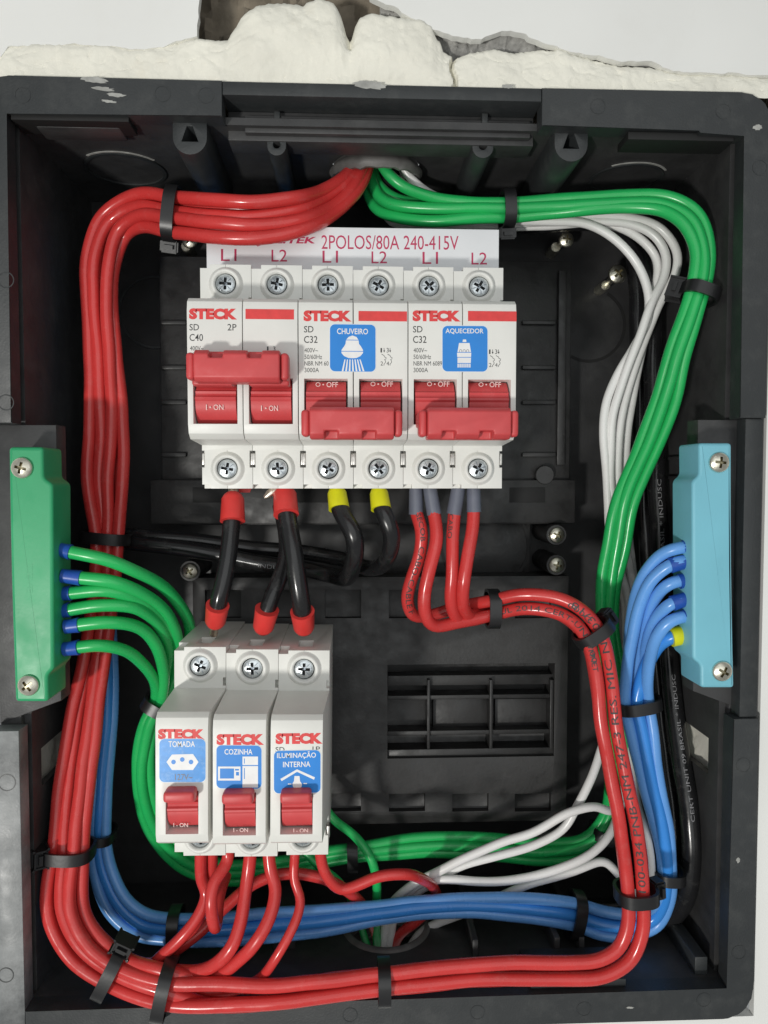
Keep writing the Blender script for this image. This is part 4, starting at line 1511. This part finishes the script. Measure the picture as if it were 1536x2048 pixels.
fan = {1: [(312, 1370, 54), (282, 1325, 66), (246, 1300, 76), (200, 1290, 82), (140, 1297, 82)],
       2: [(326, 1350, 56), (312, 1290, 66), (272, 1252, 76), (222, 1244, 81), (142, 1252, 82)],
       3: [(350, 1350, 44), (356, 1290, 54), (338, 1232, 66), (288, 1190, 76), (228, 1164, 82), (136, 1153, 83)],
       4: [(332, 1340, 48), (334, 1285, 58), (308, 1240, 70), (268, 1214, 78), (214, 1209, 81), (130, 1221, 81)],
       5: [(342, 1340, 44), (348, 1285, 54), (322, 1236, 67), (278, 1200, 76), (222, 1182, 81), (130, 1187, 81)],
       6: [(366, 1350, 36), (380, 1270, 46), (366, 1220, 58), (322, 1170, 70), (258, 1138, 79), (200, 1117, 83), (126, 1101, 83)]}
fl = {1: 'sixth', 2: 'fifth', 3: 'second', 4: 'fourth', 5: 'third', 6: 'first'}
for k in range(1, 7):
    u, v = Gl[k]
    o, path = wire('green_wire', Gstart[k] + lane(GS, u, v, .12) + fan[k], gdia if k != 1 else 4.3, GR, 'green wire entering the green terminal bar, %s below its upper screw' % fl[k], 'green wires into the ground bar', key='G%d' % k)
    a, b = path[-1], path[-3]
    ln = {1: 2.6, 2: 2.2, 3: 3.8, 4: 1.2, 5: 1.6, 6: 2.2}[k]
    sweep_part('ferrule', [(2.4, -2), (2.42, .4), (2.6, ln), (2.65, ln + .5)], (a, b), M['f_blue'], o)
wire('green_wire', [(640, 1600, 40), (668, 1640, 42), (705, 1668, 46), (738, 1710, 50), (752, 1755, 50), (753, 1800, 46), (752, 1860, 40), (756, 1920, 34)], 3.6, GR, 'green wire curving from behind the ILUMINACAO breaker down into the bottom conduit')
wire('green_wire', [(600, 1690, 46), (632, 1728, 48), (672, 1756, 48), (695, 1785, 47), (707, 1815, 44), (728, 1870, 38), (745, 1925, 34)], 3.0, GR, 'thin green wire peeking out beneath the lower breakers')

# white
W1 = [(776, 262, 38), (764, 370, 31), (778, 440, 26), (860, 452, 26), (1000, 442, 38), (1100, 443, 43), (1172, 447, 45), (1232, 482, 46), (1275, 530, 46), (1296, 585, 46), (1294, 640, 45), (1268, 690, 43), (1236, 745, 42), (1213, 803, 42), (1207, 870, 42), (1211, 940, 42), (1216, 1000, 42), (1226, 1100, 41),
      (1254, 1180, 36), (1258, 1240, 32), (1236, 1400, 36), (1206, 1490, 42), (1180, 1560, 46), (1150, 1622, 47), (1128, 1655, 46), (1070, 1690, 45), (1000, 1710, 45), (920, 1732, 44), (860, 1768, 43), (800, 1812, 40), (775, 1870, 37), (772, 1930, 34)]
W2 = [(785, 262, 36), (772, 388, 27), (800, 446, 23), (900, 450, 30), (1050, 446, 38), (1180, 442, 43), (1260, 448, 45), (1310, 472, 46), (1332, 512, 46), (1328, 556, 46), (1301, 612, 47), (1272, 690, 46), (1245, 765, 44), (1227, 825, 43), (1221, 904, 42), (1222, 990, 42), (1240, 1110, 36),
      (1252, 1250, 26), (1258, 1420, 28), (1252, 1560, 36), (1228, 1620, 44), (1185, 1613, 50), (1140, 1624, 51), (1062, 1667, 50), (990, 1690, 49), (885, 1738, 48), (828, 1768, 46), (780, 1812, 42), (768, 1870, 38), (764, 1930, 35)]
W3 = [(792, 262, 46), (808, 338, 45), (860, 388, 42), (960, 412, 36), (1100, 425, 42), (1250, 434, 45), (1320, 456, 46), (1355, 508, 47), (1350, 552, 46), (1322, 600, 44), (1297, 660, 42), (1270, 736, 41), (1249, 803, 40), (1238, 870, 40), (1235, 940, 40), (1240, 1040, 38),
      (1264, 1170, 30), (1268, 1300, 24), (1262, 1500, 26), (1244, 1600, 34), (1222, 1665, 44), (1188, 1702, 48), (1130, 1733, 49), (1050, 1756, 49), (960, 1763, 48), (890, 1758, 47), (840, 1768, 44), (795, 1815, 41), (782, 1870, 38), (780, 1930, 34)]
W4 = [(800, 262, 40), (806, 372, 33), (930, 446, 26), (1080, 452, 36), (1200, 446, 42), (1270, 470, 42), (1314, 520, 42), (1312, 575, 42), (1296, 640, 40), (1280, 720, 37), (1264, 800, 36), (1254, 870, 36), (1250, 950, 36), (1256, 1060, 32),
      (1270, 1200, 24), (1272, 1400, 32), (1264, 1520, 44), (1274, 1610, 52), (1292, 1662, 62), (1300, 1712, 64), (1299, 1764, 62), (1282, 1790, 54), (1240, 1752, 46), (1205, 1722, 46), (1150, 1742, 47), (1080, 1762, 47), (1015, 1787, 46), (940, 1822, 42), (850, 1860, 38), (800, 1925, 34)]
for pts, lb in ((W1, 'white wire on the outer side of the bow beside the upper breakers'), (W2, 'white wire arching just above the lower white strands toward the bottom conduit'), (W3, 'cream white wire bulging widest beside the green bundle'), (W4, 'dusty white wire bulging out to the right of the red pair')):
    wire('white_wire', pts, wdia, WH, lb, 'white wires')

# blue
BS = [(1272, 1405, 66, 22), (1284, 1470, 66, 20), (1300, 1560, 66, 16), (1320, 1640, 66, 13), (1331, 1700, 66, 10), (1334, 1750, 64, 9.5), (1328, 1800, 60, 12), (1304, 1838, 57, 17), (1260, 1852, 56, 20), (1205, 1847, 55, 22), (1150, 1829, 55, 22), (1060, 1818, 55, 21), (950, 1812, 55, 15), (850, 1816, 55, 13.5),
      (760, 1826, 55, 13.5), (650, 1841, 55, 19), (550, 1849, 55, 23), (450, 1858, 55, 23), (352, 1859, 54, 22), (285, 1848, 52, 24), (236, 1808, 50, 24), (209, 1750, 48, 18), (198, 1690, 47, 13), (201, 1600, 46, 10), (208, 1500, 44, 10), (215, 1400, 42, 10), (214, 1300, 37, 10), (210, 1180, 33, 10), (208, 1050, 31, 12),
      (207, 900, 30, 14), (205, 700, 30, 12), (200, 560, 30, 12), (220, 470, 30, 12), (290, 440, 30, 12), (400, 446, 28, 12), (560, 436, 28, 12), (655, 402, 32, 10), (702, 360, 37, 8), (728, 305, 40, 6), (735, 262, 40, 5)]
Bf = {1: [(1378, 1093, 83), (1352, 1097, 83), (1325, 1108, 80), (1293, 1142, 76), (1271, 1195, 70), (1260, 1265, 65), (1256, 1340, 62)],
      2: [(1378, 1121, 83), (1348, 1126, 83), (1305, 1158, 79), (1279, 1215, 75), (1262, 1290, 71), (1252, 1355, 68)],
      3: [(1378, 1158, 82), (1342, 1167, 82), (1312, 1194, 77), (1291, 1250, 71), (1275, 1325, 65)],
      4: [(1378, 1196, 83), (1342, 1207, 83), (1314, 1234, 78), (1295, 1285, 71), (1284, 1345, 64)],
      5: [(1378, 1231, 83), (1342, 1241, 83), (1314, 1272, 80), (1299, 1325, 74), (1294, 1375, 69)],
      6: [(1378, 1268, 80), (1345, 1273, 80), (1318, 1288, 76), (1296, 1325, 71), (1280, 1375, 67)]}
Bl_ = {1: (.75, -4.4), 2: (1, 0), 3: (.2, -4.6), 4: (-.5, -4.5), 5: (-1, 0), 6: (0, .2)}
bw = {1: 'topmost', 2: 'second', 3: 'third', 4: 'fourth', 5: 'fifth'}
for k in range(1, 7):
    u, v = Bl_[k]
    lb = 'light blue wire entering the blue terminal bar, %s of the six' % bw[k] if k != 6 else 'deeper blue wire with yellow ferrule in the blue terminal bar'
    o, path = wire('blue_wire', Bf[k] + lane(BS, u, v, .08), bdia if k != 6 else 5.0, BL if k != 6 else M['deepblue'], lb, 'blue wires into the neutral bar', key='B%d' % k)
    if k == 6:
        sweep_part('ferrule', [(3.3, -1), (3.35, 2), (3.5, 5.6), (3.55, 6.4)], (path[0], path[3]), M['f_yellow'], o)
    else:
        sweep_part('ferrule', [(2.5, -1), (2.52, .5), (2.7, [0, 1.4, 6.2, 3.2, 5.6, 1.4][k]), (2.75, [0, 1.9, 6.8, 3.7, 6.2, 1.8][k])], (path[0], path[4]), M['f_blue'], o)

# black
CB = M['cable']
wire('black_cable', [(775, 262, 44), (785, 366, 36), (880, 440, 18), (1050, 450, 15), (1200, 445, 20), (1282, 478, 24), (1303, 560, 26), (1305, 700, 28), (1310, 900, 30), (1320, 1100, 33), (1332, 1250, 36), (1346, 1400, 42), (1362, 1520, 50), (1378, 1620, 56), (1382, 1710, 58), (1374, 1785, 56), (1345, 1832, 50), (1290, 1842, 42), (1150, 1835, 34), (950, 1850, 30), (800, 1900, 30)], 7.6, CB,
     'outer thick black cable running down the right wall with white print', 'thick black cables on the right wall', 'cable', key='K1', n=16)
wire('black_cable', [(800, 262, 34), (800, 385, 27), (900, 430, 8), (1050, 430, 7), (1180, 430, 10), (1255, 470, 14), (1272, 560, 16), (1276, 700, 18), (1282, 900, 20), (1294, 1100, 22), (1306, 1250, 26), (1318, 1400, 32), (1332, 1520, 38), (1346, 1620, 44), (1350, 1710, 46), (1344, 1775, 44), (1318, 1806, 38), (1260, 1812, 30), (1120, 1815, 24), (950, 1835, 22), (830, 1900, 26)], 7.0, CB,
     'inner thick black cable running down the right wall behind the white wires', 'thick black cables on the right wall', 'cable', n=16)


def jumper(name, pts, dia, m, label, tops, group, fcol='f_red', key=None):
    path = catmull([U(*p) for p in pts])
    ends = [e for e, _ in tops]
    i0 = next(i for i, p in enumerate(path) if (p - path[0]).length > 5.5) if 0 in ends else 0
    i1 = next(i for i in range(len(path) - 1, 0, -1) if (path[i] - path[-1]).length > 5.5) if 1 in ends else len(path) - 1
    o = tube(name, path[i0:i1 + 1], dia / 2, m, None, 16)
    tag(o, label, 'cable', group)
    if key:
        PATHS[key] = (path, dia / 2, o)
    for end, (ra, rb, ln, pin) in tops:
        a, b = (path[0], path[4]) if end == 0 else (path[-1], path[-5])
        t = (b - a).normalized()
        sweep_part('ferrule', [(ra * .55, pin), (ra * .8, pin + .9), (ra, pin + 2.4), (rb, pin + ln), (rb * 1.02, pin + ln + .4)], (a, a + t), M[fcol], o, 20)
        if pin > 1:
            sweep_part('ferrule_pin', [(ra * .42, -2), (ra * .42, pin + .2)], (a, a + t), M['tin'], o, 14, .7)
    return o


jumper('black_jumper', [(466, 972, 70), (466, 1000, 72), (463, 1045, 74), (458, 1100, 77), (449, 1155, 79), (437, 1205, 79), (431, 1240, 76), (428, 1262, 73)], 6.2, CB, 'black jumper cable joining the C40 breaker to the TOMADA breaker', ((0, (4.0, 4.35, 10.2, 2.6)), (1, (3.6, 4.0, 9.6, 2.4))), 'black jumpers with red ferrules')
jumper('black_jumper', [(569, 974, 71), (570, 1000, 74), (577, 1050, 77), (586, 1100, 80), (594, 1155, 81), (602, 1205, 80), (607, 1245, 76), (609, 1266, 73)], 6.6, CB, 'black jumper cable joining the C40 breaker to the ILUMINACAO breaker', ((0, (4.1, 4.4, 10.2, .6)), (1, (3.7, 4.2, 9.8, 0.4))), 'black jumpers with red ferrules')
jumper('black_jumper', [(560, 1010, 62), (571, 1060, 66), (573, 1105, 68), (562, 1150, 72), (543, 1195, 76), (529, 1240, 76), (524, 1266, 73)], 5.8, CB, 'black jumper cable slanting down to the COZINHA breaker', ((1, (3.7, 4.2, 9.8, 0.4)),), 'black jumpers with red ferrules')
p = U(545, 984, 72)
sweep_part('wire_strands', [(1.0, 0), (1.7, 1.5), (1.5, 4), (.7, 6)], (U(556, 975, 72), U(536, 990, 72)), M['tin'], bpy.data.objects['black_jumper.001'], 10)
jumper('black_cable', [(672, 972, 70), (674, 1000, 72), (688, 1035, 76), (706, 1065, 78), (711, 1100, 76), (704, 1135, 70), (692, 1156, 58), (660, 1150, 46), (600, 1136, 40), (520, 1126, 38), (430, 1108, 37), (340, 1094, 36), (250, 1084, 33), (190, 1076, 27)], 6.4, CB, 'black cable with yellow ferrule bending down from the shower breaker', ((0, (3.4, 3.7, 8.2, .4)),), 'black cables with yellow ferrules', 'f_yellow', 'Y1')
jumper('black_cable', [(756, 972, 70), (758, 1000, 72), (771, 1035, 75), (784, 1070, 74), (779, 1105, 70), (764, 1130, 60), (735, 1136, 46), (690, 1120, 34), (600, 1104, 31), (500, 1096, 31), (400, 1082, 30), (300, 1074, 29), (210, 1068, 26)], 6.2, CB, 'black cable with yellow ferrule hooked beside the heater breaker wires', ((0, (3.3, 3.6, 8.2, .4)),), 'black cables with yellow ferrules', 'f_yellow', 'Y2')
# stripped plastic tails of the comb beneath the upper bank
for i, (x0, x1) in enumerate(((478, 506), (744, 754), (662, 668))):
    flat('comb_tail', [(x0, 972), (x1, 972), (x1 - 6, 985), (x0, 985)], 66, M['f_red'], (b1, b2, b2)[i], 1.0)

# print on the wires
IB, IG = M['ink_black'], M['ink_grey']
wire_text('R1', 'CABO-CABLE F', (836, 1085), 2.0, 2.3, IB, .15)
wire_text('R1', 'SECOB', (836, 1030), 1.8, 1.9, IB, .2)
wire_text('R3', 'CABO', (906, 1026), 1.8, 2.2, IB, -.5)
wire_text('R2', 'UNIT CERT 2014-48-UL 0000', (1110, 1222), 1.9, 2.1, IB, .1, True) if False else wire_text('R2', 'UL 2014 CERT-UNIT 00', (1002, 1228), 1.9, 2.2, IB, .1)
wire_text('R2', 'WMNET', (1178, 1282), 1.8, 2.1, IB, 0)
wire_text('R1', '000C', (1140, 1212), 2.0, 2.6, IB, -.4)
wire_text('R1', '100-034 PNB-NM 247-3 RES. MIC N.803/18', (1290, 1780), 2.5, 2.78, IB, -.1, True)
wire_text('K1', '09 BRASIL * INDUSC', (1321, 1150), 1.7, 2.2, IG, .3, True)
wire_text('K1', 'CERT UNIT 09 BRASIL * INDUSC', (1375, 1640), 1.5, 2.0, IG, .3, True)
wire_text('Y1', 'INDUSC', (520, 1128), 1.6, 2.0, IG, .3, True)


# ------------------------------------------------------------------ cable ties
def tie(cx, cy, d, ang, half_px, half_d, label, head=None, w=4.4, tail=True):
    """strap around a bundle whose direction in the picture is ang degrees (0 = right, 90 = down)"""
    c = U(cx, cy, d)
    a = math.radians(ang)
    t = (U(cx + 10 * math.cos(a), cy + 10 * math.sin(a), d) - c).normalized()
    n = Vector((0, -1, 0))
    b = t.cross(n)
    ra = half_px * mpp(cx, cy, d) + .75
    rd = half_d + .75
    o = empty('cable_tie', c, label, 'cable tie', 'black cable ties around the bundles')
    N = 40
    vs, fs = [], []
    for i in range(N):
        g = 2 * math.pi * i / N
        cu, su = math.cos(g), math.sin(g)
        e = .72
        ux = math.copysign(abs(cu) ** e, cu)
        uy = math.copysign(abs(su) ** e, su)
        for (k, s) in ((0, -1), (1.1, -1), (1.1, 1), (0, 1)):
            p = c + b * (ux * (ra + k)) + n * (uy * (rd + k)) + t * (s * w / 2)
            vs.append(p)
    for i in range(N):
        j = (i + 1) % N
        for q in range(4):
            r = (q + 1) % 4
            fs.append((i * 4 + q, j * 4 + q, j * 4 + r, i * 4 + r))
    mk('strap', vs, fs, M['tie'], o, True, math.radians(35))
    if head is not None:
        g = math.radians(head)
        pc = c + b * (math.cos(g) * (ra + 2.2)) + n * (math.sin(g) * (rd + 1.6))
        bm = bmesh.new()
        r = bmesh.ops.create_cube(bm, size=1)
        rad = (b * math.cos(g) + n * math.sin(g)).normalized()
        tan = t.cross(rad)
        for v in r['verts']:
            v.co = pc + t * (v.co.x * w * 1.5) + rad * (v.co.y * 4.6) + tan * (v.co.z * 5.6)
        bmesh.ops.bevel(bm, geom=bm.edges[:], offset=.6, segments=2, affect='EDGES')
        mkbm('head', bm, M['tie'], o)
        if tail:
            bm = bmesh.new()
            r = bmesh.ops.create_cube(bm, size=1)
            for v in r['verts']:
                v.co = pc + t * (v.co.x * w * .8) + rad * (v.co.y * 1.3 + .2) + tan * (v.co.z * 8.2)
            mkbm('tail', bm, M['tie'], o, False)
    return o


tie(345, 430, 58, 8, 46, 6.2, 'black cable tie around the red bundle by the top left corner', -15)
tie(1014, 420, 48, -2, 28, 6.2, 'black cable tie around the green bundle above the upper breakers', -15)
tie(1396, 588, 65.5, 110, 27, 6.4, 'black cable tie with square head on the green bundle at the right wall', -25 + 0)
tie(212, 1075, 42, 95, 38, 6.2, 'black cable tie around the red bundle beside the green terminal bar', None)
tie(137, 1701, 64, 92, 42, 6.4, 'black cable tie around the red bundle by the lower left wall', 35)
tie(197, 1668, 45, 95, 25, 6.0, 'thin black cable tie around the blue wires behind the red bundle', None, 3.6)
tie(222, 1940, 78, 205, 44, 6.8, 'black cable tie on the red bundle at the bottom left bend', 4)
tie(330, 1978, 82, 190, 47, 6.8, 'black cable tie on the red bundle beside the bent corner tie', None)
tie(768, 1963, 83.4, 178, 30, 5.6, 'black cable tie on the red pair above the bottom rim', None)
tie(1272, 1786, 83.4, 88, 31, 5.6, 'black cable tie with grey head on the red pair near the blue bundle', 195)
tie(1186, 1264, 74.5, 55, 31, 5.6, 'black cable tie holding the red wires against the green bundle', 205)
tie(985, 1217, 57.6, 0, 29, 5.6, 'black cable tie gathering the red wires below the heater breaker', None)
tie(1274, 1408, 63.8, 82, 36, 5.8, 'black cable tie around the blue wires below the blue terminal bar', None)
tie(1334, 1746, 62, 92, 22, 5.8, 'black cable tie on the blue wires beside the thick black cable', None, 4.0)
tie(1150, 1829, 52.8, 190, 35, 5.8, 'black cable tie on the blue bundle next to the red pair', None)
tie(352, 1859, 51.8, 178, 35, 5.8, 'black cable tie on the blue bundle under the TOMADA breaker', None)
tie(705, 1706, 29, 178, 26, 5.4, 'black cable tie on the green bundle beside the ILUMINACAO breaker', None)
tie(318, 1411, 46, -60, 24, 6.4, 'black cable tie on the green wires left of the TOMADA breaker', None)
tie(1212, 1668, 30, 110, 26, 5.6, 'black cable tie on the green bundle behind the red pair', None)

bpy.context.view_layer.update()
